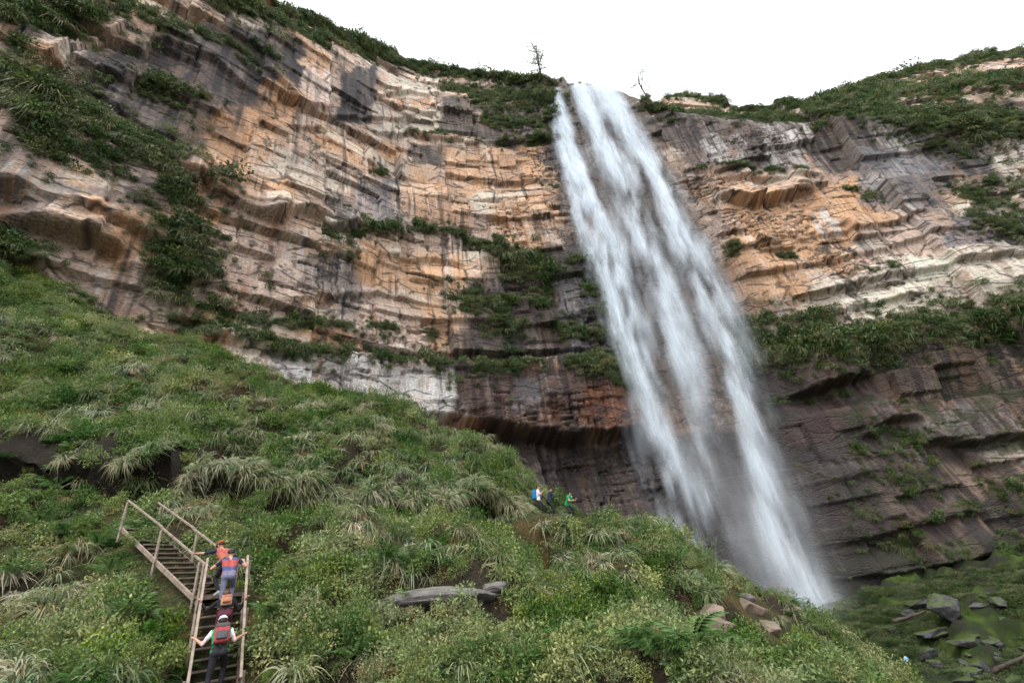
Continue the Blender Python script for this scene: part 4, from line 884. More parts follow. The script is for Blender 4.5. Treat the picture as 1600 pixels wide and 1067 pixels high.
clear_slab = (np.abs((P_[:, 0]-slab_c[0])*.97+(P_[:, 1]-slab_c[1])*.25) < 2.0) & (np.abs((P_[:, 1]-slab_c[1])*.97-(P_[:, 0]-slab_c[0])*.25) < .75)
ppx, ppy = px_of(P_)
view_gap = ((ppx > 280) & (ppx < 408) & (ppy > 845) & (ppy < 1058) & (P_[:, 1] < 13.4)) | ((ppx > 235) & (ppx < 335) & (ppy > 815) & (ppy < 945) & (P_[:, 1] < 15.2))   # trampled strip below the steps
qb = P_[:, 1]-np.interp(P_[:, 0], PATH[:, 0], PATH[:, 1])
hol = (1-((qb > -1) & (qb < 5)))*(1-sstep(P_[:, 0], 4, 8)*sstep(P_[:, 1], 20, 24))*sstep(fbm(P_[:, 0]/2.2, P_[:, 1]/2.6, 3, 73), .2, .4)                # the dark hollows between mounds stay half bare
near_rock = np.zeros(len(P_), bool)
for rx, ry in ((1178, 952), (1110, 962), (1125, 990), (1205, 985), (1165, 940)): near_rock |= (np.abs(ppx-rx) < 32) & (ppy > ry-8) & (ppy < ry+36)
ok = (SD_ > .62) & ~view_gap & ~near_rock & ~(rng.random(len(P_)) < .75*hol) & (ppy < 1080) & (ppx < 1650) & ~clear_slab & ~(OP_ & (rng.random(len(P_)) < .93))
w_g = .10+.62*upper*(1-.75*toprim)+.7*leftgrass+1.0*zone; w_s = .55-.2*upper+.5*toprim-.9*zone+.5*zone2-.3*leftgrass; w_w = .20+.3*zone2+.12*(1-upper); w_f = .34+.45*zone2+.1*zone; w_b = .05-.3*zone+.20*(P_[:, 1] < 13)*(P_[:, 0] > -7); w_sh = .06+.3*dryz
Wt = np.clip(np.stack([w_s, w_w, w_g, w_sh, w_f, w_b], 1), .01, None); Wt /= Wt.sum(1, keepdims=True)
kind = (Wt.cumsum(1) > rng.random((len(P_), 1))).argmax(1)
sizes = np.array([.82, .85, .8, .85, .8, .7])
tin = np.clip(sstep(dryz, .2, .6)*.5+rng.normal(0, .12, len(P_)), 0, .85)
tin *= np.array([.3, .8, .7, .9, .3, .12])[kind]
mixu = np.array([.35, .7, .3, .55, .4, .3])
SPEC = [('leafy_shrub_cover', 'low leafy green shrubs covering the hillside', P_SHRUB), ('weed_cover', 'small leaved weeds and moss covering the hillside', P_WEED), ('tussock_cover', 'long drooping grass growing over the hillside', P_GRASS),
        ('short_grass_cover', 'short dry grass between the plants of the hillside', P_SHORT), ('fern_cover', 'small ferns growing among the hillside plants', P_FERN), ('bright_herb_cover', 'yellow green broad leaved herbs among the hillside plants', P_BRIGHT)]
def n_near(p): return np.hypot(p[:, 0], p[:, 1])
for t_ in range(6):
    nm, lb, pr = SPEC[t_]
    for v_ in range(len(pr)):
        m_ = ok & (kind == t_) & (hsh(np.arange(len(P_)), np.zeros(len(P_), int)+t_, 9)*len(pr)//1 == v_)
        p = P_[m_]; n = len(p)
        if not n: continue
        d = n_near(p); sc_ = sizes[t_]*rng.lognormal(0, .38, n)*np.clip(.68+d/48, .75, 1.45)*np.clip(.7+SD_[m_]*.35, .7, 1)*np.where((P_[m_, 0] > -1.2) & (P_[m_, 0] < 3) & (P_[m_, 1] > 23.4) & (P_[m_, 1] < 25.6), 1.2, 1)*np.where((P_[m_, 0] > 4) & (P_[m_, 1] > 20), .8, 1)*np.where(np.abs(ppx[m_]-345) < 75, np.clip((P_[m_, 1]-5.5)/7, .45, 1), 1)
        if t_ in (0, 2): sc_ *= 1+.6*np.clip(zone2[m_], -.5, 1)
        sc_ = np.minimum(sc_, np.array([1.15, 1.2, .95, 1.2, .72, .68])[t_]*(.68+.021*d))
        scatter(nm, lb, pr[v_], p-np.array((0, 0, .06)), euler_of(N_[m_], mixu[t_], n), sc_, tin[m_])
# long grass hanging over the edge of the path bank
nbk = 1100; bxk = rng.uniform(PATH[0, 0], 1.0, nbk); qk = rng.uniform(1.0, 2.3, nbk); bi = np.searchsorted(xs, bxk); byk = np.interp(bxk, PATH[:, 0], PATH[:, 1])+qk
jj = np.clip(np.searchsorted(ys, byk), 1, len(ys)-2); pk = np.stack([TX[jj, bi], TY[jj, bi], GZ[jj, bi]], 1)
for v_ in range(3):
    m_ = (np.arange(nbk) % 3 == v_) & (fbm(bxk/1.3, qk*0, 3, 44) > -.05)
    scatter('bank_grass', 'long grass hanging over the dark path bank', (P_GRASS[0], P_GRASS[1], P_FERN[0])[v_], pk[m_]-np.array((0, .1, .1)), euler_of(np.tile((0, -.9, .5), (m_.sum(), 1)), .6, m_.sum()), rng.uniform(.5, 1.2, m_.sum()), rng.uniform(0, .35, m_.sum()))
# ---- low plants and moss in the basin below the fall
nb_ = 9500
bx0 = rng.uniform(24, 140, nb_*3); by0 = rng.uniform(38, 100, nb_*3)
mk = (bx0/by0 > .42) & (bx0/by0 < 1.25) & (fbm(bx0/7, by0/7, 3, 601) > -.15) & (by0 < 98-.02*bx0)
bx0, by0 = bx0[mk][:nb_], by0[mk][:nb_]
pb = np.stack([bx0, by0, ground_z(bx0, by0)-.05], 1); half = rng.random(len(pb)) < .6
scatter('basin_weeds', 'low green weeds covering the slope below the cliff', P_WEED2, pb[half], euler_of(np.tile((0, 0, 1.), (half.sum(), 1)), .5, half.sum()), rng.uniform(1.0, 2.2, half.sum()), rng.uniform(0, .12, half.sum()))
scatter('basin_grass', 'green grass growing on the slope below the cliff', P_SHORT2, pb[~half], euler_of(np.tile((0, 0, 1.), ((~half).sum(), 1)), .5, (~half).sum()), rng.uniform(1.0, 2.0, (~half).sum()), rng.uniform(0, .15, (~half).sum()))
# ---- greenery on ledges and along the brow of the wall
# every up-facing step of the wall holds a little soil: add sites there
dDz = np.zeros_like(D); dDz[1:-1] = (D[:-2]-D[2:])
cand = np.argwhere((dDz > .75) & (Z > 5)); cand = cand[rng.permutation(len(cand))[:1500]]
for i, j in cand:
    if hsh(int(S[i, j]/9), int(Z[i, j]/6), 88) > .45: green_sites.append((S[i, j], Z[i, j], rng.uniform(.35, .9)))
gs = np.array(green_sites)
pos = np.array([on_wall(a_, b_, .15) for a_, b_, _ in gs])
nws = wall_n(gs[:, 0]); nrm3 = np.c_[nws, np.full(len(nws), .8)]
hang = rng.random(len(gs)) < .38
which = rng.integers(0, 3, len(gs))
for v_ in range(3):
    m_ = (~hang) & (which == v_); n = m_.sum()
    scatter('ledge_bushes', 'dark green bushes growing along the cliff ledges and rim', P_CLIFF[v_], pos[m_], euler_of(unit(nrm3[m_]), .6, n), gs[m_, 2]*rng.uniform(.7, 1.2, n), np.clip(rng.normal(.02, .14, n), 0, .9))
for v_ in range(2):
    m_ = hang & (which % 2 == v_); n = m_.sum()
    scatter('ledge_grass', 'grass tufts hanging from the cliff ledges', P_HANG[v_], pos[m_], euler_of(unit(nrm3[m_]), .7, n), gs[m_, 2]*rng.uniform(.6, 1.1, n), np.clip(rng.normal(.12, .2, n), 0, .9))

# ================================================================== THINGS
def child(name, me, mat, parent):
    """a part whose mesh is given in world metres"""
    o = obj(name, me, mat); o.parent = parent
    o.matrix_parent_inverse = Matrix.Translation(-Vector(parent.location))
    return o
def wood_mat(name, c0, c1):
    m, nt, out = new_mat(name)
    tc = nd(nt, 'ShaderNodeTexCoord'); n = nd(nt, 'ShaderNodeTexNoise'); n.inputs['Scale'].default_value = 6; n.inputs['Detail'].default_value = 6
    nt.links.new(tc.outputs['Object'], n.inputs['Vector'])
    n2 = nd(nt, 'ShaderNodeTexNoise'); n2.inputs['Scale'].default_value = 45; n2.inputs['Detail'].default_value = 3; nt.links.new(tc.outputs['Object'], n2.inputs['Vector'])
    r = ramp(nt, [(.3, c0), (.7, c1)]); nt.links.new(n.outputs[0], r.inputs[0])
    x = nd(nt, 'ShaderNodeMix', data_type='RGBA', blend_type='MULTIPLY'); x.inputs[0].default_value = .5; nt.links.new(r.outputs[0], x.inputs[6]); nt.links.new(n2.outputs[0], x.inputs[7])
    bs = nd(nt, 'ShaderNodeBsdfPrincipled'); bs.inputs['Roughness'].default_value = .75; nt.links.new(x.outputs[2], bs.inputs['Base Color'])
    b = nd(nt, 'ShaderNodeBump'); b.inputs['Distance'].default_value = .01; nt.links.new(n2.outputs[0], b.inputs['Height']); nt.links.new(b.outputs[0], bs.inputs['Normal'])
    nt.links.new(bs.outputs[0], out.inputs[0]); return m
m_rail = wood_mat('pale_rail_wood', (.22, .165, .125), (.44, .35, .275)); m_tread = wood_mat('dark_step_wood', (.10, .07, .055), (.22, .165, .13))
stair = tag(empty('wooden_staircase', ST_A), 'steep weathered wooden staircase with handrails and a turn, climbing the hillside', 'staircase')
def timber(name, p, q, w, h, mat, upv=(0, 0, 1)):
    bm = bmesh.new(); bar(bm, p, q, w, h, upv); return child(name, bm_mesh(name, bm), mat, stair)
V3 = lambda a: Vector([float(v) for v in a])
A_, B_, C_ = V3(ST_A), V3(ST_B), V3(ST_C)
dh = Vector((B_.x-A_.x, B_.y-A_.y, 0)).normalized(); side = Vector((dh.y, -dh.x, 0))
U0 = Vector((-9.0, 13.42, 1.25)); ud = Vector((C_.x-U0.x, C_.y-U0.y, 0)).normalized(); back_ = Vector((-ud.y, ud.x, 0)); back_ = back_ if back_.y > 0 else -back_
HW = .47
rail_up = Vector((0, 0, .86))
lo = lambda f, s, h=0: A_+(B_-A_)*f+side*(s*HW)+Vector((0, 0, h))
upf = lambda f, s, h=0: U0+(C_-U0)*f+back_*(s*HW)+Vector((0, 0, h))
for s_ in (-1, 1):
    timber('stringer', lo(-.12, s_, -.08), lo(1.02, s_, -.08), .05, .16, m_tread); timber('stringer', upf(-.03, s_, -.06), upf(1.03, s_, -.06), .05, .13, m_rail if s_ < 0 else m_tread)
    timber('handrail', lo(-.06, s_, .86), lo(1.03, s_, .86), .058, .05, m_rail); timber('handrail', upf(-.04, s_, .86), upf(.52, s_, .88), .045, .055, m_rail); timber('handrail', upf(.5, s_, .905), upf(1.03, s_, .87), .045, .05, m_rail)
    for f in (.0, .5, .985):
        timber('post', lo(f, s_*1.12, -.5), lo(f, s_*1.12, .83), .058, .058, m_rail, (0, 1, 0))
    for f in (.02, .48, 1.0):
        timber('post', upf(f, s_*1.12, -.45), upf(f, s_*1.12, .85), .06, .06, m_rail, (0, 1, 0))
for k in range(13):
    f = -.06+k*1.04/12; c = lo(f, 0)
    timber('step', c-side*(HW-.032)+Vector((0, 0, .006*math.sin(k*7))), c+side*(HW-.032), .2, .045, m_tread)
for k in range(15):
    f = .03+k*.95/14; c = upf(f, 0)
    timber('step', c-back_*(HW-.032), c+back_*(HW-.032)+Vector((0, 0, .006*math.sin(k*5))), .23, .045, m_tread)
for k in range(5):
    c = B_+dh*(.12+k*.155)+Vector((-.1*k*.3, 0, .012))
    timber('landing_plank', c-side*(HW+.12), c+side*(HW+.06), .145, .045, m_tread)

# ------------------------------------------------------------------ people
ICO = None
def ico():
    global ICO
    if ICO is None:
        bm = bmesh.new(); bmesh.ops.create_icosphere(bm, subdivisions=2, radius=1)
        ICO = (np.array([v.co[:] for v in bm.verts]), np.array([[v.index for v in f.verts] for f in bm.faces])); bm.free()
    return ICO
def chain(balls, pts, rad, lab, scl=(1, 1, 1), dens=.45):
    for (p, q, r0, r1) in zip(pts[:-1], pts[1:], rad[:-1], rad[1:]):
        p, q = np.array(p, float), np.array(q, float); L = np.linalg.norm(q-p); n = max(2, int(L/(min(r0, r1)*dens))+1)
        for t in np.linspace(0, 1, n): balls.append((p+(q-p)*t, r0+(r1-r0)*t, lab))
def ik(a, b, l1, l2, pole):
    a, b, pole = np.array(a, float), np.array(b, float), np.array(pole, float)
    d = b-a; L = np.linalg.norm(d); L2 = min(L, (l1+l2)*.985); u_ = d/L; b = a+u_*L2
    x = (l1*l1-l2*l2+L2*L2)/(2*L2); h = math.sqrt(max(0, l1*l1-x*x)); pp = pole-u_*(pole@u_); pp /= np.linalg.norm(pp)+1e-9
    return a+u_*x+pp*h, b
def cloth(name, c, rough=.85, var=.18): return plain_mat(name, c, rough, 14, var, .03, .2)
def stripes(name, stops, scale):
    m, nt, out = new_mat(name); tc = nd(nt, 'ShaderNodeTexCoord'); sp = nd(nt, 'ShaderNodeSeparateXYZ'); nt.links.new(tc.outputs['Generated'], sp.inputs[0])
    n = nd(nt, 'ShaderNodeTexNoise'); n.inputs['Scale'].default_value = 5; nt.links.new(tc.outputs['Generated'], n.inputs['Vector'])
    a = nd(nt, 'ShaderNodeMath', operation='MULTIPLY_ADD'); nt.links.new(n.outputs[0], a.inputs[0]); a.inputs[1].default_value = .1; nt.links.new(sp.outputs['Z'], a.inputs[2])
    b = nd(nt, 'ShaderNodeMath', operation='MULTIPLY'); nt.links.new(a.outputs[0], b.inputs[0]); b.inputs[1].default_value = scale
    f = nd(nt, 'ShaderNodeMath', operation='FRACT'); nt.links.new(b.outputs[0], f.inputs[0])
    r = ramp(nt, stops, 'CONSTANT'); nt.links.new(f.outputs[0], r.inputs[0])
    bs = nd(nt, 'ShaderNodeBsdfPrincipled'); bs.inputs['Roughness'].default_value = .85; nt.links.new(r.outputs[0], bs.inputs['Base Color']); nt.links.new(bs.outputs[0], out.inputs[0]); return m
M_SKIN = plain_mat('skin', (.42, .24, .16), .55, 40, .1); M_HAIR = plain_mat('hair', (.025, .017, .013), .5, 60, .4); M_SHOE = cloth('shoe', (.5, .5, .5)); M_DSHOE = cloth('dark_shoe', (.04, .04, .045)); M_EYE = plain_mat('eye', (.02, .015, .012), .3)
def dome(cen, upv, fwd, r, cover, thick, name, mat, parent, brim=0., squash=1.0, long=0.):
    """hair or cap: a shell over the skull, open below"""
    upv = np.array(upv)/np.linalg.norm(upv); fwd = np.array(fwd)-upv*(np.array(fwd)@upv); fwd /= np.linalg.norm(fwd); rt = np.cross(fwd, upv)
    nu, nv = 24, 10; Vv = []; Ff = []
    for lay in (0, 1):
        R = r+thick*(1-lay)
        for i in range(nv+1):
            for j in range(nu):
                ph = 2*math.pi*j/nu; c = math.cos(ph)
                lim = cover-(.45*max(0, c))+long*max(0, -c)          # shorter over the face, longer at the nape
                th = lim*i/nv
                wob = 1+.03*math.sin(5*ph+i)+.02*math.sin(11*ph)
                d = rt*math.sin(ph)*math.sin(th)*.9+fwd*c*math.sin(th)*1.08+upv*math.cos(th)*squash
                Vv.append(np.array(cen)+d*R*(wob if lay == 0 else 1))
    n1_ = (nv+1)*nu
    for lay in (0, 1):
        for i in range(nv):
            for j in range(nu):
                q_ = [lay*n1_+i*nu+j, lay*n1_+i*nu+(j+1) % nu, lay*n1_+(i+1)*nu+(j+1) % nu, lay*n1_+(i+1)*nu+j]
                Ff.append(q_ if lay == 0 else q_[::-1])
    for j in range(nu):
        a0 = nv*nu+j; a1 = nv*nu+(j+1) % nu; Ff.append([a0, a1, n1_+a1, n1_+a0])
    if brim:
        b0 = len(Vv); m_ = 9
        for k in range(m_):
            ph = (k/(m_-1)-.5)*2.0; e = (rt*math.sin(ph)*.9+fwd*math.cos(ph)*1.08); p0 = np.array(cen)+e*r*1.0+upv*r*.28
            p1 = np.array(cen)+e*(r+brim*math.cos(ph*.8))+upv*r*.2
            Vv += [p0, p1, p0+upv*.008, p1+upv*.008]
        for k in range(m_-1):
            a0 = b0+4*k; Ff += [[a0, a0+1, a0+5, a0+4], [a0+2, a0+6, a0+7, a0+3], [a0+1, a0+3, a0+7, a0+5]]
    return child(name, mesh_np(name, np.array(Vv), np.array(Ff), True), mat, parent)
def person(label, pelvis, face, lean_deg, hands, feet, mats, group=None, scale=1.0, hat=None, hair_long=0., headtilt=0., voxel=.011, elbow=None, side_lean=0.):
    """mats: top, sleeve, arm, leg, shoe; hands/feet are world points (left, right)"""
    pelvis = np.array(pelvis, float); f = np.array((*face, 0.)); f /= np.linalg.norm(f); r = np.array((f[1], -f[0], 0)); z = np.array((0, 0, 1.)); K = scale
    ln = math.radians(lean_deg); su = z*math.cos(ln)+f*math.sin(ln)+r*side_lean; su /= np.linalg.norm(su); sf = np.cross(r, su)*-1; sf = f*math.cos(ln)-z*math.sin(ln)
    P = lambda u_, a=0, b=0: pelvis+su*u_*K+sf*a*K+r*b*K
    b_ = []
    for sx in (-1, 1):
        chain(b_, [P(.0, -.01, sx*.075), P(.12, 0, sx*.06), P(.26, .0, sx*.075), P(.40, .0, sx*.095), P(.465, -.005, sx*.085)], [.105*K, .10*K, .105*K, .105*K, .075*K], 'top')
        chain(b_, [P(.455, -.01, sx*.08), P(.445, -.01, sx*.17)], [.072*K, .062*K], 'top')
        chain(b_, [P(-.06, -.045, sx*.065), P(.02, -.03, sx*.07)], [.095*K, .1*K], 'leg')
    chain(b_, [P(.45, -.01), P(.56, .012)], [.055*K, .05*K], 'skin')
    ht = math.radians(headtilt); hu = su*math.cos(ht)+sf*-math.sin(ht); hf = sf*math.cos(ht)+su*math.sin(ht)
    hc = P(.555, .01)+hu*.105*K
    Hd = lambda u_, a, s_=0: hc+hu*u_*K+hf*a*K+r*s_*K
    chain(b_, [Hd(.035, -.025), Hd(.035, .012)], [.083*K, .083*K], 'skin', dens=.2); chain(b_, [Hd(-.02, .01), Hd(-.075, .042)], [.072*K, .04*K], 'skin', dens=.2)
    chain(b_, [Hd(.005, .088), Hd(-.018, .104)], [.012*K, .015*K], 'skin'); chain(b_, [Hd(-.055, .083), Hd(-.055, .086)], [.018*K, .016*K], 'skin')
    for sx in (-1, 1):
        chain(b_, [Hd(.01, -.01, sx*.083), Hd(-.02, -.008, sx*.08)], [.017*K, .013*K], 'skin'); chain(b_, [Hd(.012, .082, sx*.032), Hd(.013, .083, sx*.034)], [.011*K, .011*K], 'eye')
        hnd = np.array(hands[(sx+1)//2], float); sh = P(.445, -.01, sx*.18)
        pole = (r*sx*.75-z*.7-f*.35) if elbow is None else np.array(elbow[(sx+1)//2], float)
        el, wr = ik(sh, hnd, .285*K, .255*K, pole)
        chain(b_, [sh, sh+(el-sh)*.55], [.058*K, .048*K], 'sleeve'); chain(b_, [sh+(el-sh)*.55, el], [.048*K, .041*K], 'arm'); chain(b_, [el, wr], [.041*K, .028*K], 'fore')
        a = wr-el; a /= np.linalg.norm(a); dn = -z+a*(a@z); dn /= np.linalg.norm(dn)+1e-9; lt = np.cross(a, dn)
        palm = wr+a*.05*K
        for o in (-.024, 0, .024): chain(b_, [wr+lt*o*.5*K, palm+lt*o*K+a*.03*K], [.022*K, .017*K], 'skin')
        for i, (o, l) in enumerate(((-.033, .030), (-.011, .036), (.011, .034), (.033, .026))):
            k0 = palm+lt*o*K+a*.038*K; k1 = k0+(a*.8+dn*.6)*l*K; k2 = k1+(dn*.95-a*.15)*l*.85*K; chain(b_, [k0, k1, k2], [.0105*K, .0098*K, .0085*K], 'skin')
        t0 = palm-a*.02*K-lt*.026*K*sx; t1 = t0-lt*.03*K*sx+a*.02*K; chain(b_, [t0, t1, t1+dn*.03*K+a*.012*K], [.014*K, .0115*K, .0095*K], 'skin')
        ft = np.array(feet[(sx+1)//2], float); hip = P(-.05, -.02, sx*.085); an = ft+z*.08*K
        kn, an = ik(hip, an, .43*K, .41*K, f+r*sx*.15)
        chain(b_, [hip, kn, kn+(an-kn)*.35, an], [.088*K, .060*K, .056*K, .040*K], 'leg')
        chain(b_, [an-z*.02*K-f*.03*K, an-z*.045*K+f*.06*K, an-z*.055*K+f*.15*K], [.045*K, .042*K, .032*K], 'shoe')
    iv, if_ = ico(); n = len(b_)
    cen = np.array([x[0] for x in b_]); rad = np.array([x[1] for x in b_]); labs = ['top', 'sleeve', 'arm', 'fore', 'leg', 'shoe', 'skin', 'eye']; lid = np.array([labs.index(x[2]) for x in b_])
    Vv = (iv[None]*rad[:, None, None]+cen[:, None]).reshape(-1, 3); Ff = (if_[None]+(np.arange(n)*len(iv))[:, None, None]).reshape(-1, 3)
    tmp = obj('tmp', mesh_np('tmp', Vv, Ff))
    md = tmp.modifiers.new('r', 'REMESH'); md.mode = 'VOXEL'; md.voxel_size = voxel
    sm = tmp.modifiers.new('s', 'SMOOTH'); sm.iterations = 3; sm.factor = .5
    dg = bpy.context.evaluated_depsgraph_get(); dg.update()
    me = bpy.data.meshes.new_from_object(tmp.evaluated_get(dg)); me.name = 'body'; bpy.data.objects.remove(tmp)
    fc = np.empty(len(me.polygons)*3, np.float32); me.polygons.foreach_get('center', fc); fc = fc.reshape(-1, 3)
    best = np.full(len(fc), 1e9); bl_ = np.zeros(len(fc), int)
    for i in range(n):
        d = np.linalg.norm(fc-cen[i], axis=1)-rad[i]
        m_ = d < best; best[m_] = d[m_]; bl_[m_] = lid[i]
    for k_ in labs: me.materials.append(mats.get(k_) or (M_EYE if k_ == 'eye' else M_SKIN))
    me.polygons.foreach_set('material_index', bl_.astype(np.int32)); me.polygons.foreach_set('use_smooth', np.ones(len(fc), bool)); me.update()
    root = tag(empty('person', (float(pelvis[0]), float(pelvis[1]), float(min(feet[0][2], feet[1][2])))), label, 'person', group)
    o = bpy.data.objects.new('body', me); C.objects.link(o); o.parent = root; o.matrix_parent_inverse = Matrix.Translation(-Vector(root.location))
    sk = hc+hu*.035*K-hf*.006*K
    dome(sk, hu-hf*.12, hf, .089*K, 1.95, .012*K, 'hair', mats.get('hair', M_HAIR), root, long=.25+hair_long)
    if hat: dome(sk+hu*.004, hu, hf, .098*K, 1.45, .012*K, 'hat', hat[0], root, brim=hat[1]*K)
    return dict(P=P, hc=hc, hu=hu, hf=hf, su=su, sf=sf, r=r, K=K, root=root)
def rbox(cx, ax, ay, az, dims, bev):
    """rounded box around cx with half sizes dims along three axes"""
    bm = bmesh.new(); bmesh.ops.create_cube(bm, size=2)
    bmesh.ops.scale(bm, vec=Vector(dims), verts=bm.verts)
    bmesh.ops.bevel(bm, geom=list(bm.edges), offset=bev, segments=3, affect='EDGES', profile=.6)
    M_ = Matrix((ax, ay, az)).transposed().to_4x4(); M_.translation = Vector(cx)
    bmesh.ops.transform(bm, matrix=M_, verts=bm.verts); return bm
def backpack(ps, label, mat, pocket, strap, w=.15, h=.22, d=.085, up_=.27, group=None):
    P, K = ps['P'], ps['K']; ax, ay, az = Vector(ps['r']), Vector(ps['sf']), Vector(ps['su'])
    c = P(up_, -.105-d); root = tag(empty('backpack', c), label, 'backpack', group)
    child('bag_body', bm_mesh('bag_body', rbox(c, ax, ay, az, (w*K, d*K, h*K), .05*K), True), mat, root)
    child('pocket', bm_mesh('pocket', rbox(P(up_-.07, -.105-2*d-.02), ax, ay, az, (w*.72*K, .03*K, h*.45*K), .025*K), True), pocket, root)
    child('lid', bm_mesh('lid', rbox(P(up_+h*.86, -.105-d-.012), ax, ay, az, (w*.95*K, d*1.02*K, .05*K), .035*K), True), pocket, root)
    for sx in (-1, 1):
        bm = bmesh.new(); pts = [P(up_+h*.8, -.115, sx*.1), P(.53, -.03, sx*.105), P(.49, .085, sx*.105), P(.36, .118, sx*.11), P(.2, .10, sx*.15), P(.12, -.1, sx*.15)]
        for p, q in zip(pts[:-1], pts[1:]): bar(bm, p, q, .045*K, .012*K, tuple(ps['sf']), 0)
        child('strap', bm_mesh('strap', bm), strap, root)
    bm = bmesh.new(); bar(bm, P(up_+h*.98, -.13, -.03), P(up_+h*.98+.04, -.13, 0), .015, .01, tuple(ps['sf']), 0); bar(bm, P(up_+h*.98+.04, -.13, 0), P(up_+h*.98, -.13, .03), .015, .01, tuple(ps['sf']), 0)
    child('handle', bm_mesh('handle', bm), strap, root)
    return root
dh2, ud2 = (dh.x, dh.y), (ud.x, ud.y)
NAV = cloth('navy_cloth', (.02, .026, .05)); BLK = cloth('black_cloth', (.014, .013, .015)); MAR = cloth('maroon_cloth', (.075, .018, .03)); WHT = cloth('white_cloth', (.72, .70, .70)); GRN = cloth('green_cloth', (.015, .26, .09)); PNK = cloth('pale_pink_cloth', (.62, .42, .44))
RED = cloth('red_cloth', (.55, .09, .05)); ORN = cloth('orange_hat_cloth', (.42, .10, .03)); TANC = cloth('tan_leather', (.34, .18, .12)); TAND = cloth('brown_leather', (.32, .13, .07)); DRK = cloth('dark_trousers', (.022, .022, .026)); RPK = cloth('red_pack_cloth', (.30, .05, .06)); GRY = cloth('grey_pack_cloth', (.07, .07, .075)); BLU = cloth('blue_pack_cloth', (.01, .17, .40)); LBL = cloth('light_blue_cloth', (.25, .45, .65)); PBL = cloth('dull_blue_cloth', (.15, .15, .22))
STR = stripes('striped_cloth', [(0, (.34, .06, .05)), (.26, (.05, .055, .13)), (.46, (.36, .13, .06)), (.64, (.32, .05, .055)), (.82, (.055, .06, .15))], 2.6)
STR2 = stripes('striped_vest_cloth', [(0, (.34, .07, .055)), (.5, (.12, .11, .19)), (.68, (.36, .10, .06))], 2.5)
V_ = lambda v: np.array(v[:])
# four climbers, lowest first
p4 = person('person in white cap and green vest gripping both rails lowest on the stairs', V_(lo(.15, .05, .88)), dh2, 32, (V_(lo(.27, -1, .89)), V_(lo(.25, 1, .89))), (V_(lo(.06, -.3, .03)), V_(lo(.19, .3, .03))),
            dict(top=GRN, sleeve=WHT, arm=PNK, leg=DRK, shoe=M_DSHOE), scale=1.0, hat=(WHT, .06), headtilt=8)
backpack(p4, 'red and grey backpack on the lowest climber in the green vest', RPK, GRY, GRN, .15, .2, .07)
p3 = person('person in black sleeves holding both rails just above the white capped climber', V_(lo(.47, .12, .80)), dh2, 46, (V_(lo(.58, -1, .89)), V_(lo(.55, 1, .89))), (V_(lo(.36, -.25, .03)), V_(lo(.50, .35, .03))),
            dict(top=BLK, sleeve=BLK, arm=BLK, fore=BLK, leg=MAR, shoe=M_DSHOE, hair=plain_mat('brown_hair', (.07, .035, .02), .5, 60, .3)), scale=.98, hair_long=.3, headtilt=10)
backpack(p3, 'small tan leather backpack on the climber in black sleeves', TANC, TAND, TAND, .12, .125, .05, .3)
p2 = person('person in red and blue striped clothes near the top of the lower flight', V_(lo(.83, .12, .84)), dh2, 30, (V_(lo(1.0, -.45, .80)), V_(lo(.97, .8, .86))), (V_(lo(.74, .0, .03)), V_(lo(.88, .4, .03))),
            dict(top=STR, sleeve=NAV, arm=M_SKIN, leg=PBL, shoe=M_SHOE), scale=1.0, hat=(cloth('black_white_cap', (.09, .09, .10), var=.9), .05), headtilt=5)
p1 = person('person in rust orange hat and red vest reaching for the left rail at the turn', V_(U0+Vector((.24, -.12, .84))), ud2, 42, (V_(upf(.10, -1, .91)), V_(upf(.12, .5, .75))), (V_(U0+Vector((.22, -.28, .04))), V_(U0+Vector((.14, -.02, .04)))),
            dict(top=STR2, sleeve=NAV, arm=NAV, leg=DRK, shoe=M_SHOE), scale=1.0, hat=(ORN, .05), headtilt=12)
# three on the path by the shoulder of the hill
gz = lambda x, y: float(ground_z(x, y))
def stand(x, y, face, lean_deg, hands, mats, label, drop=.86, K=1.0, **kw):
    g_ = gz(x, y); f = np.array(face)/np.hypot(*face); r = np.array((f[1], -f[0]))
    hw = [(x+f[0]*a+r[0]*b, y+f[1]*a+r[1]*b, g_+c) for a, b, c in hands]
    ft = [(x+f[0]*s_*.12+r[0]*.09*sx, y+f[1]*s_*.12+r[1]*.09*sx, gz(x+r[0]*.09*sx, y+r[1]*.09*sx)) for sx, s_ in ((-1, 1), (1, -1))]
    return person(label, (x, y, g_+drop*K), face, lean_deg, hw, ft, mats, scale=K, voxel=.015, **kw)
r1 = stand(.05, 26.0, (1, -.15), 6, [(.3, -.1, 1.25), (.28, .12, 1.2)], dict(top=WHT, sleeve=WHT, arm=PNK, leg=DRK, shoe=M_DSHOE), 'person in white shirt with a blue backpack standing on the hill shoulder path')
backpack(r1, 'bright blue backpack worn by the white shirted walker', BLU, BLU, BLU, .16, .24, .09)
r2 = stand(.62, 26.25, (.9, .3), 16, [(.38, -.12, 1.0), (.42, .15, .95)], dict(top=NAV, sleeve=NAV, arm=NAV, fore=NAV, leg=DRK, shoe=M_DSHOE), 'person in navy jacket on the path just right of the blue backpack', hat=(BLK, .03))
r3 = stand(1.55, 26.35, (.85, -.5), 30, [(.5, -.15, .95), (.52, .12, .85)], dict(top=GRN, sleeve=GRN, arm=M_SKIN, leg=DRK, shoe=M_DSHOE), 'person in green shirt and dark cap leaning over, rightmost on the shoulder path', hat=(BLK, .06), drop=.74)
wsh = tag(obj('white_bundle', bm_mesh('white_bundle', rbox(r3['P'](.47, -.03, -.17), Vector(r3['r']), Vector(r3['sf']), Vector(r3['su']), (.05, .10, .06), .04), True), WHT), 'white bundle carried on the shoulder of the green shirted walker', 'bundle')
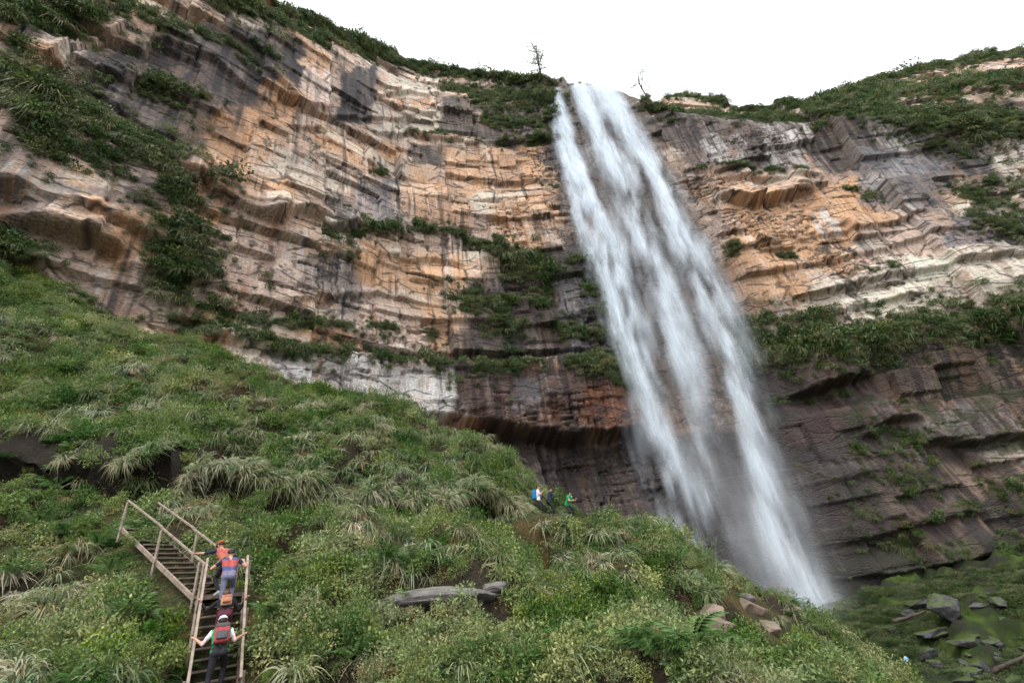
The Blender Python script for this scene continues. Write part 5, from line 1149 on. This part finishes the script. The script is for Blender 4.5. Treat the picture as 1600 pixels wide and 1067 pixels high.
# one far off at the foot of the fall
pf = ground_at(1424, 1046, 34)
f_ = stand(float(pf[0]), float(pf[1]), (-.3, 1), 5, [(.15, -.2, .9), (.15, .2, .9)], dict(top=LBL, sleeve=LBL, arm=LBL, fore=LBL, leg=DRK, shoe=M_DSHOE), 'tiny far person in pale blue jacket standing below the fall at lower right')

# ------------------------------------------------------------------ rocks
def stone_mat(name, c0, c1, moss):
    m, nt, out = new_mat(name)
    tc = nd(nt, 'ShaderNodeTexCoord'); n = nd(nt, 'ShaderNodeTexNoise'); n.inputs['Scale'].default_value = 2.2; n.inputs['Detail'].default_value = 8; nt.links.new(tc.outputs['Object'], n.inputs['Vector'])
    r = ramp(nt, [(.3, c0), (.7, c1)]); nt.links.new(n.outputs[0], r.inputs[0])
    ge = nd(nt, 'ShaderNodeNewGeometry'); sp = nd(nt, 'ShaderNodeSeparateXYZ'); nt.links.new(ge.outputs['True Normal'], sp.inputs[0])
    n2 = nd(nt, 'ShaderNodeTexNoise'); n2.inputs['Scale'].default_value = 1.3; n2.inputs['Detail'].default_value = 6; nt.links.new(tc.outputs['Object'], n2.inputs['Vector'])
    ad = nd(nt, 'ShaderNodeMath', operation='ADD'); nt.links.new(sp.outputs['Z'], ad.inputs[0]); nt.links.new(n2.outputs[0], ad.inputs[1])
    mr = nd(nt, 'ShaderNodeMapRange'); mr.inputs[1].default_value = 1.2; mr.inputs[2].default_value = 1.4; mr.inputs[4].default_value = moss; nt.links.new(ad.outputs[0], mr.inputs[0])
    x = nd(nt, 'ShaderNodeMix', data_type='RGBA'); nt.links.new(mr.outputs[0], x.inputs[0]); nt.links.new(r.outputs[0], x.inputs[6]); x.inputs[7].default_value = (.045, .068, .012, 1)
    bs = nd(nt, 'ShaderNodeBsdfPrincipled'); bs.inputs['Roughness'].default_value = .6; nt.links.new(x.outputs[2], bs.inputs['Base Color'])
    b = nd(nt, 'ShaderNodeBump'); b.inputs['Distance'].default_value = .06; b.inputs['Strength'].default_value = .7; nt.links.new(n.outputs[0], b.inputs['Height']); nt.links.new(b.outputs[0], bs.inputs['Normal'])
    nt.links.new(bs.outputs[0], out.inputs[0]); return m
M_WET = stone_mat('wet_stone', (.012, .012, .013), (.045, .042, .042), .95); M_SLAB = stone_mat('slab_stone', (.07, .062, .06), (.17, .15, .15), .5); M_BRN = stone_mat('brown_stone', (.10, .065, .05), (.27, .19, .15), .5)
def rock_mesh(dims, seed, cuts=14):
    """angular boulder: hull of scattered points, chipped edges, rough faces"""
    g = np.random.default_rng(seed); bm = bmesh.new()
    for _ in range(cuts):
        d = unit(g.normal(size=3)); bm.verts.new(d*g.uniform(.75, 1.05))
    h = bmesh.ops.convex_hull(bm, input=bm.verts); bmesh.ops.delete(bm, geom=[v for v in h['geom_interior'] if isinstance(v, bmesh.types.BMVert)], context='VERTS')
    bmesh.ops.bevel(bm, geom=list(bm.edges), offset=.05, segments=1, affect='EDGES')
    bmesh.ops.triangulate(bm, faces=bm.faces); bmesh.ops.subdivide_edges(bm, edges=bm.edges, cuts=3, use_grid_fill=True)
    co = np.array([v.co[:] for v in bm.verts]); dd = .07*fbm(co[:, 0]*2.3+seed, co[:, 1]*2.3+co[:, 2]*1.7, 4, seed)+.05*fbm(co[:, 2]*6+seed, co[:, 0]*2, 2, seed+3)
    for v, e in zip(bm.verts, dd): v.co = v.co*(1+float(e))
    bmesh.ops.scale(bm, vec=Vector(dims), verts=bm.verts)
    return bm_mesh('rock', bm)
ROCKS = [  # px, py, half sizes (m), lift, turn, tilt, material, name, label
    (1482, 962, (2.9, 2.2, 2.2), .5, .5, .3, M_WET, 'boulder', 'dark pointed boulder tallest of the rubble at lower right'), (1462, 992, (3.2, 1.8, .9), .3, .2, .15, M_WET, 'boulder', 'long dark flat slab below the pointed boulder'),
    (1510, 1006, (2.6, 1.2, .7), .3, -.2, .2, M_WET, 'boulder', 'low dark slab lying right of the long dark slab'), (1560, 945, (2.4, 1.6, 1.0), .2, .6, .1, M_WET, 'boulder', 'mossy dark boulder right of the pointed boulder'),
    (1440, 944, (2.6, 1.8, 1.2), .2, -.4, .1, M_WET, 'mossy_boulder', 'mossy yellow green boulder standing left of the pointed boulder'), (1418, 958, (1.5, 1.2, .8), .1, .4, .1, M_WET, 'mossy_boulder', 'small mossy boulder at the left of the rubble'),
    (1590, 1062, (2.4, .8, .6), .3, .5, .35, M_WET, 'boulder', 'long dark stone at the bottom right corner'), (1535, 1045, (2.0, 1.3, .8), .2, .1, .1, M_WET, 'boulder', 'dark boulder above the bottom right corner stone'),
    (1345, 1012, (.34, .30, .26), .1, .3, .2, M_BRN, 'boulder', 'dark brown rock sticking out at the right end of the ridge'),
    (1178, 956, (1.1, .75, .4), .6, .7, .5, M_BRN, 'flat_rock', 'pale flat rock lying bare on the right slope'), (1165, 938, (.6, .5, .3), .5, .2, .3, M_SLAB, 'flat_rock', 'small grey rock above the bare flat rock on the right slope'), (1205, 985, (.6, .5, .35), .4, .1, .3, M_BRN, 'flat_rock', 'small brown rock below the bare flat rock on the right slope'),
    (1110, 962, (.9, .65, .4), .6, .4, .4, M_BRN, 'flat_rock', 'brown rock left of the bare flat rock'), (1125, 990, (1.0, .65, .4), .6, .6, .4, M_BRN, 'flat_rock', 'larger brown rock below the left of the bare flat rock'),
]
for i, (px, py, dm, lift, rz, tl, mt, nm, lb) in enumerate(ROCKS):
    p = ground_at(px, py); o = obj(nm, rock_mesh(dm, 900+i), mt); o.location = (p[0], p[1], p[2]+lift*dm[2]); o.rotation_euler = (tl, .1, rz); tag(o, lb, 'rock')
# bare slab across the lower slope
for i, (px, py, dm, rot, lb) in enumerate([(675, 940, (2.0, .95, .30), (-.30, .03, -.12), 'broad wet grey slab lying bare across the lower slope'), (772, 920, (.5, .4, .2), (-.3, 0, -.1), 'small pale slab at the right end of the broad wet slab'), (600, 952, (.7, .5, .25), (-.3, .1, .1), 'brownish slab at the left end of the broad wet slab')]):
    p = ground_at(px, py); o = obj('rock_slab', rock_mesh(dm, 955+i, 60), M_SLAB); o.location = (p[0], p[1]+.1, p[2]+.1*dm[2]); o.rotation_euler = rot; tag(o, lb, 'rock slab')
# loose rubble
k = 0
for i in range(52):
    px, py = rnd.uniform(1395, 1600), rnd.uniform(925, 1066)
    p = ground_at(px, py, 34)
    if p[1] < 40 or abs(px-1424) < 14: continue
    s_ = rnd.uniform(.35, 1.1)*(1.25 if py > 980 else .8); o = obj('boulder', rock_mesh((s_*rnd.uniform(.9, 1.8), s_, s_*rnd.uniform(.5, .9)), 1000+i % 12), M_WET)
    o.location = (p[0], p[1], p[2]-s_*.05); o.rotation_euler = (rnd.uniform(-.3, .3), rnd.uniform(-.3, .3), rnd.uniform(0, 6.3))
    tag(o, 'small dark wet boulder in the rubble below the cliff at lower right', 'rock', 'loose boulders in the rubble at lower right')
# fallen trunks in the rubble
M_LOG = plain_mat('old_wood', (.07, .052, .043), .8, 6, .4, .02)
for i, (a_, b_, lb) in enumerate([((1400, 982), (1452, 966), 'fallen bare trunk leaning between boulders left of the pointed boulder'), ((1560, 1066), (1612, 1040), 'thick bare trunk at the bottom right corner')]):
    p, q = ground_at(*a_), ground_at(*b_); p[2] += .9; q[2] += 1.0; g = np.random.default_rng(i); pts = [p+(q-p)*t+g.normal(0, .12, 3) for t in np.linspace(0, 1, 6)]
    bm = bmesh.new(); prev = None
    for t, c in zip(np.linspace(0, 1, 6), pts):
        d = Vector(q-p).normalized(); s1 = d.cross(Vector((0, 0, 1))).normalized(); s2 = s1.cross(d); rr = .26*(1-.5*t)
        ring = [bm.verts.new(Vector(c)+(s1*math.cos(h*math.pi/4)+s2*math.sin(h*math.pi/4))*rr*(1+.15*math.sin(h*3+t*9))) for h in range(8)]
        if prev:
            for h in range(8): bm.faces.new((prev[h], prev[(h+1) % 8], ring[(h+1) % 8], ring[h]))
        else: bm.faces.new(ring)
        prev = ring
    bm.faces.new(prev); tag(obj('fallen_trunk', bm_mesh('fallen_trunk', bm, True), M_LOG), lb, 'log')

# ------------------------------------------------------------------ plants one can tell apart
FR_ME = [mesh_np('frond', *(lambda d: (d[0], d[1], False, d[2]))(frond(1, 17, 700+i, (.42, .5, .6)[i]))) for i in range(3)]
for m_ in FR_ME: m_.materials.append(m_fern)
def region(px, py):
    if px < 330 and py > 790: return 'left of the wooden staircase'
    if px < 600 and py > 850: return 'right of the wooden staircase'
    if py > 960: return 'at the bottom middle'
    if py > 790 and px < 900: return 'above the bare rock shelf'
    if px >= 860: return 'on the right shoulder of the hill'
    if py < 600 and px < 500: return 'high at the left, below the rock wall'
    return 'above the path bank'
def blocks_view(px, py): return (270 < px < 410 and 840 < py < 1060) or (235 < px < 335 and 810 < py < 950)
def hill_px(px, py):
    p = ground_at(px, py, 6); return p
def make_fern(px, py, K, seed):
    g = random.Random(seed); p = hill_px(px, py); where = region(px, py)
    o = tag(empty('fern', (p[0], p[1], p[2]+.12*K), g.uniform(0, 6.3)), 'broad green fern growing '+where, 'fern', 'large ferns '+where)
    n = g.choice((7, 8, 9))
    for k in range(n):
        c = bpy.data.objects.new('frond', FR_ME[g.randrange(3)]); C.objects.link(c); c.parent = o
        c.rotation_euler = (g.uniform(-.2, .2), -g.uniform(.15, .6), k*6.283/n+g.uniform(-.25, .25)); s_ = K*g.uniform(.8, 1.15); c.scale = (s_, s_, s_)
FERN_PX = [(70, 520), (150, 560), (245, 585), (190, 690), (235, 680), (75, 715), (372, 700), (330, 690), (100, 842), (150, 858), (225, 838), (205, 972), (190, 985), (60, 830), (30, 905), (250, 990), (600, 884), (645, 890), (455, 948), (430, 975), (985, 1030), (1040, 1040), (930, 995), (900, 1015),
           (780, 765), (700, 748), (655, 742), (640, 960), (505, 705), (560, 690), (980, 830), (1010, 845), (1060, 880), (1245, 1030), (820, 855), (860, 830), (720, 1000), (760, 1040), (840, 1050), (560, 1040), (30, 640), (110, 625), (20, 590), (870, 905), (940, 870), (1090, 1040), (1140, 1050), (400, 830), (420, 880), (500, 1010), (170, 905)]
for i, (px, py) in enumerate(FERN_PX):
    if blocks_view(px, py): continue
    p = hill_px(px, py); d = float(np.hypot(p[0], p[1])); make_fern(px, py, .85*rnd.uniform(.8, 1.25)*(1+.012*d), i)
def make_tussock(px, py, K, i):
    p = hill_px(px, py); where = region(px, py)
    o = obj('grass_tussock', P_GRASS[i % 3].data); o.location = p; o.rotation_euler = (rnd.uniform(-.15, .15), rnd.uniform(-.15, .15), rnd.uniform(0, 6.3)); o.scale = (K, K, K*1.05)
    tag(o, 'tall drooping grass tussock '+where, 'grass tussock', 'tall grass tussocks '+where)
TUSS_PX = [(300, 640), (330, 625), (270, 650), (360, 640), (480, 620), (520, 640), (430, 690), (570, 660), (640, 680), (570, 830), (545, 850), (590, 845), (720, 838), (740, 850), (700, 860), (860, 850), (900, 870), (1075, 915), (1060, 905), (1020, 860), (20, 870), (50, 880), (90, 900), (60, 960), (130, 962), (110, 985), (30, 985), (530, 905), (500, 880), (100, 640), (140, 650), (40, 660), (20, 680), (830, 700),
           (790, 700), (740, 690), (690, 690), (620, 715), (560, 720), (380, 745), (300, 745), (420, 760), (460, 760), (350, 760), (240, 740), (150, 935), (880, 920), (920, 940), (1240, 960), (1260, 985), (1290, 1010), (980, 905), (660, 820), (900, 1040), (160, 700), (210, 640), (400, 620), (450, 650), (330, 590)]
for i, (px, py) in enumerate(TUSS_PX):
    if blocks_view(px, py): continue
    p = hill_px(px, py); d = float(np.hypot(p[0], p[1])); make_tussock(px, py, rnd.uniform(.5, .85)*(1+.012*d), i)
def leaf_obj(V, F, c, mat, parent, name='foliage'):
    o = obj(name, mesh_np(name, V, F, False, c), mat, parent); o['kind'] = 'stuff'; return o
def stem_mesh(paths, sides=6):
    """tapered limbs: each path is [(point, radius), ...]"""
    bm = bmesh.new()
    for path in paths:
        prev = None
        for i, (p, r) in enumerate(path):
            q = path[min(i+1, len(path)-1)][0]; q0 = path[max(i-1, 0)][0]; d = Vector(np.array(q)-np.array(q0)).normalized()
            s1 = d.cross(Vector((.3, 1, .2))).normalized(); s2 = s1.cross(d)
            ring = [bm.verts.new(Vector(p)+(s1*math.cos(h*2*math.pi/sides)+s2*math.sin(h*2*math.pi/sides))*r) for h in range(sides)]
            if prev:
                for h in range(sides): bm.faces.new((prev[h], prev[(h+1) % sides], ring[(h+1) % sides], ring[h]))
            prev = ring
        bm.faces.new(prev)
    return bm_mesh('stem', bm, True)
SH = []
for i in range(4):
    g = np.random.default_rng(800+i); L = lob(g, 9, .75); L[:, 2] += .25
    fol = mesh_np('foliage', *(lambda d: (d[0], d[1], False, d[2]))(leaf_cloud((1150, 900, 1300, 900)[i], L, .24, ((.055, .10), (.075, .13), (.045, .09), (.07, .12))[i], (.38, .55), 810+i, .75, (.5, 1.4), .3, .5))); fol.materials.append(m_leaf if i < 3 else m_bleaf)
    stm = stem_mesh([[(np.zeros(3)-np.array((0, 0, .2)), .035), (L[k]*.5+np.array((0, 0, .05)), .025), (L[k], .01)] for k in range(5)]); stm.materials.append(m_stem)
    SH.append((fol, stm))
def make_shrub(px, py, K, i):
    p = hill_px(px, py); where = region(px, py); v = 3 if i % 9 == 4 and p[1] < 18 else (i % 3 if p[1] < 24 else (0, 2, 2)[i % 3])
    o = tag(empty('leafy_shrub', (p[0], p[1], p[2]-.05), rnd.uniform(0, 6.3)), ('yellow green broad leaved shrub ' if v == 3 else 'dense mounded green shrub ')+where, 'shrub', ('yellow green shrubs ' if v == 3 else 'mounded green shrubs ')+where)
    for nm, me in zip(('foliage', 'stem'), SH[v]):
        c = bpy.data.objects.new(nm, me); C.objects.link(c); c.parent = o
        if nm == 'foliage': c['kind'] = 'stuff'
    o.scale = (K, K, K*rnd.uniform(.85, 1.15))
SHRUB_PX = [(20, 480), (70, 490), (150, 500), (110, 530), (200, 530), (260, 535), (40, 540), (30, 610), (180, 600), (300, 570), (370, 590), (430, 610), (15, 770), (60, 785), (120, 790), (170, 800), (90, 800), (200, 815), (140, 830), (40, 815), (230, 860), (180, 880), (350, 800), (400, 800), (440, 830), (480, 800), (520, 800), (560, 800), (420, 850), (470, 860), (600, 810), (650, 830), (620, 850), (530, 835),
            (690, 815), (740, 815), (790, 830), (920, 822), (960, 830), (900, 835), (450, 900), (480, 940), (430, 920), (440, 1000), (480, 1030), (540, 1000), (600, 1020), (660, 1010), (700, 1040), (780, 1010), (820, 990), (870, 980), (920, 1030), (960, 990), (1000, 970), (1080, 1050), (1180, 1050), (1230, 1045), (1040, 940), (960, 900), (1100, 890), 
            (1210, 930), (720, 900), (650, 900), (560, 900), (30, 1040), (90, 1050), (150, 1040), (220, 1045), (250, 1060), (70, 1000), (270, 940), (240, 900), (820, 880), (860, 940), (400, 1040), (420, 1060), (470, 700), (600, 700), (680, 720), (740, 740)]
for i, (px, py) in enumerate(SHRUB_PX):
    if blocks_view(px, py): continue
    p = hill_px(px, py); d = float(np.hypot(p[0], p[1])); make_shrub(px, py, rnd.uniform(.6, 1.0)*(.75+.016*d)*(.62 if px > 900 or (260 < px < 480 and 840 < py < 1067) else 1), i)

# ------------------------------------------------------------------ trees and bushes on the brow
def tree(name, label, base, H, seed, leafy, mat, lean_=0., spread=.35, limbs=9, leaf=.32):
    g = np.random.default_rng(seed); root = tag(empty(name, base), label, 'tree')
    tr = [(np.array((lean_*t*H+.06*H*math.sin(t*5+seed)*t, .03*H*math.sin(t*4), t*H-.4)), .015*H*(1-.8*t)+.05) for t in np.linspace(0, .96, 9)]
    paths = []; tips = []
    for k in range(limbs):
        t = .3+.66*(k+.5)/limbs; i = int(t*8); b = tr[i][0]; a = g.uniform(0, 6.28); l = H*spread*g.uniform(.5, 1)*(1.15-.6*t)
        d = np.array((math.cos(a), math.sin(a), g.uniform(.25, .9))); m = b+d*l*.5+g.normal(0, .06*l, 3); e = b+d*l*np.array((1, 1, 1.15))+g.normal(0, .08*l, 3)
        paths.append([(b, tr[i][1]*.6), (m, tr[i][1]*.45), (e, .05)]); tips += [e, m*.3+e*.7]
        for _ in range(2):
            e2 = m+g.normal(0, .35*l, 3)+np.array((0, 0, .25*l)); paths.append([(m, tr[i][1]*.35), (e2, .045)]); tips.append(e2)
    tk = obj('trunk', stem_mesh([tr]), m_stem, root); 
    for pth in paths: obj('limb', stem_mesh([pth], 4), m_stem, root)
    V_f, F_f, c_f = leaf_cloud(leafy, np.array(tips+[tr[-1][0]]), H*.075, (leaf*.6, leaf), (.4, .6), seed+1, .5, (.5, 1.4), .3, .1)
    leaf_obj(V_f, F_f, c_f, mat, root, 'crown'); return root
def brow(px, py, out_m=0.):
    s_, z_ = wall_at(px, py); p = on_wall(s_, min(z_, float(np.interp(s_, SV, zs))-.2), out_m); return tuple(float(v) for v in p)
tree('gnarled_tree', 'gnarled sparse tree on the brink just left of the waterfall', brow(848, 122), 29, 11, 3600, m_dleaf, -.03, .24, 16, .42)
tree('slender_tree', 'slender thin tree standing alone on the skyline right of the waterfall', brow(1016, 150), 21, 21, 1300, m_dleaf, .02, .26, 7, .38)
tree('small_tree', 'small bushy tree standing up from the left skyline', brow(742, 108), 10.0, 31, 520, m_dleaf, .0, .5, 9, .4)
BU = []
for i in range(4):
    g = np.random.default_rng(850+i); L = lob(g, 10, .8); L[:, 2] += .3
    fol = mesh_np('foliage', *(lambda d: (d[0], d[1], False, d[2]))(leaf_cloud(1100, L, .3, (.06, .13), (.42, .65), 860+i, .55, (.4, 1.5), .35, .35))); fol.materials.append(m_dleaf)
    stm = stem_mesh([[(np.zeros(3)-np.array((0, 0, .3)), .05), (L[k]*.5, .035), (L[k]*1.05, .012)] for k in range(6)]); stm.materials.append(m_stem); BU.append((fol, stm))
def make_bush(px, py, K, label, group):
    b = brow(px, py, .2); o = tag(empty('rim_bush', (b[0], b[1], b[2]-.2*K), rnd.uniform(0, 6.3)), label, 'bush', group); v = rnd.randrange(4)
    for nm, me in zip(('foliage', 'stem'), BU[v]):
        c = bpy.data.objects.new(nm, me); C.objects.link(c); c.parent = o
        if nm == 'foliage': c['kind'] = 'stuff'
    o.scale = (K*rnd.uniform(.9, 1.2), K*rnd.uniform(.9, 1.2), K*rnd.uniform(.75, 1.15))
for i in range(96):
    t = i/95; px = 445+t*400+rnd.uniform(-6, 6); py = np.interp(px, [440, 490, 540, 590, 640, 700, 760, 850], [16, 36, 54, 74, 90, 102, 114, 126])
    make_bush(px, py+rnd.uniform(-2, 8), rnd.uniform(1.7, 3.4)*(1 if px < 640 else .75), 'dark green bush on the skyline left of the waterfall', 'bushes along the left skyline')
for i in range(34):
    px = 1010+i/33*250+rnd.uniform(-5, 5); py = np.interp(px, [1000, 1040, 1080, 1120, 1160, 1200, 1260], [158, 152, 147, 154, 166, 165, 167]); make_bush(px, py+rnd.uniform(-1, 6), rnd.uniform(1.8, 3.6), 'dark bush on the low skyline just right of the waterfall', 'bushes along the low right skyline')
for i in range(46):
    px = 1265+i/45*340+rnd.uniform(-5, 5); py = np.interp(px, [1260, 1300, 1330, 1400, 1450, 1500, 1540, 1600], [167, 152, 140, 122, 107, 92, 82, 82]); make_bush(px, py+rnd.uniform(-1, 8), rnd.uniform(2.0, 4.2), 'dark green bush on the crest of the hill at upper right', 'bushes on the upper right crest')
LB = [(765, 385, 2.6, 'bright green bush on the middle ledge left of the waterfall'), (800, 410, 3.0, 'largest bush on the middle ledge left of the waterfall'), (835, 430, 2.4, 'rounded bush at the right end of the middle ledge'), (1287, 497, 3.0, 'tall pointed bush on the right hand ledge'), (1146, 385, 2.2, 'lone dark bush beside the right edge of the waterfall'), (1225, 512, 2.6, 'bush near the left end of the right hand ledge'), (1545, 478, 2.4, 'bush near the right end of the right hand ledge'), (545, 540, 2.2, 'bush on the lower left ledge above the white stained rock'), (268, 300, 2.4, 'dark bush in the gully of the left wall'), (290, 460, 2.6, 'lowest dark bush in the gully of the left wall')]
for px, py, K, lb in LB: make_bush(px, py, K, lb, None)

# ------------------------------------------------------------------ where nothing else tells look-alikes apart: their order from the left
ORD = 'leftmost second third fourth fifth sixth seventh eighth ninth tenth eleventh twelfth thirteenth fourteenth fifteenth sixteenth seventeenth eighteenth nineteenth twentieth'.split()
by = {}
for o in C.objects:
    if o.parent is None and 'label' in o and 'category' in o: by.setdefault(o['label'], []).append(o)
for lb, os_ in by.items():
    if 1 < len(os_) <= 20:
        x = px_of(np.array([o.location[:] for o in os_]))[0]
        for k, i in enumerate(np.argsort(x)):
            w = ORD[k] if k == 0 else ORD[k]+' from the left'
            if k == len(os_)-1: w = 'rightmost'
            os_[i]['label'] = lb+', '+w
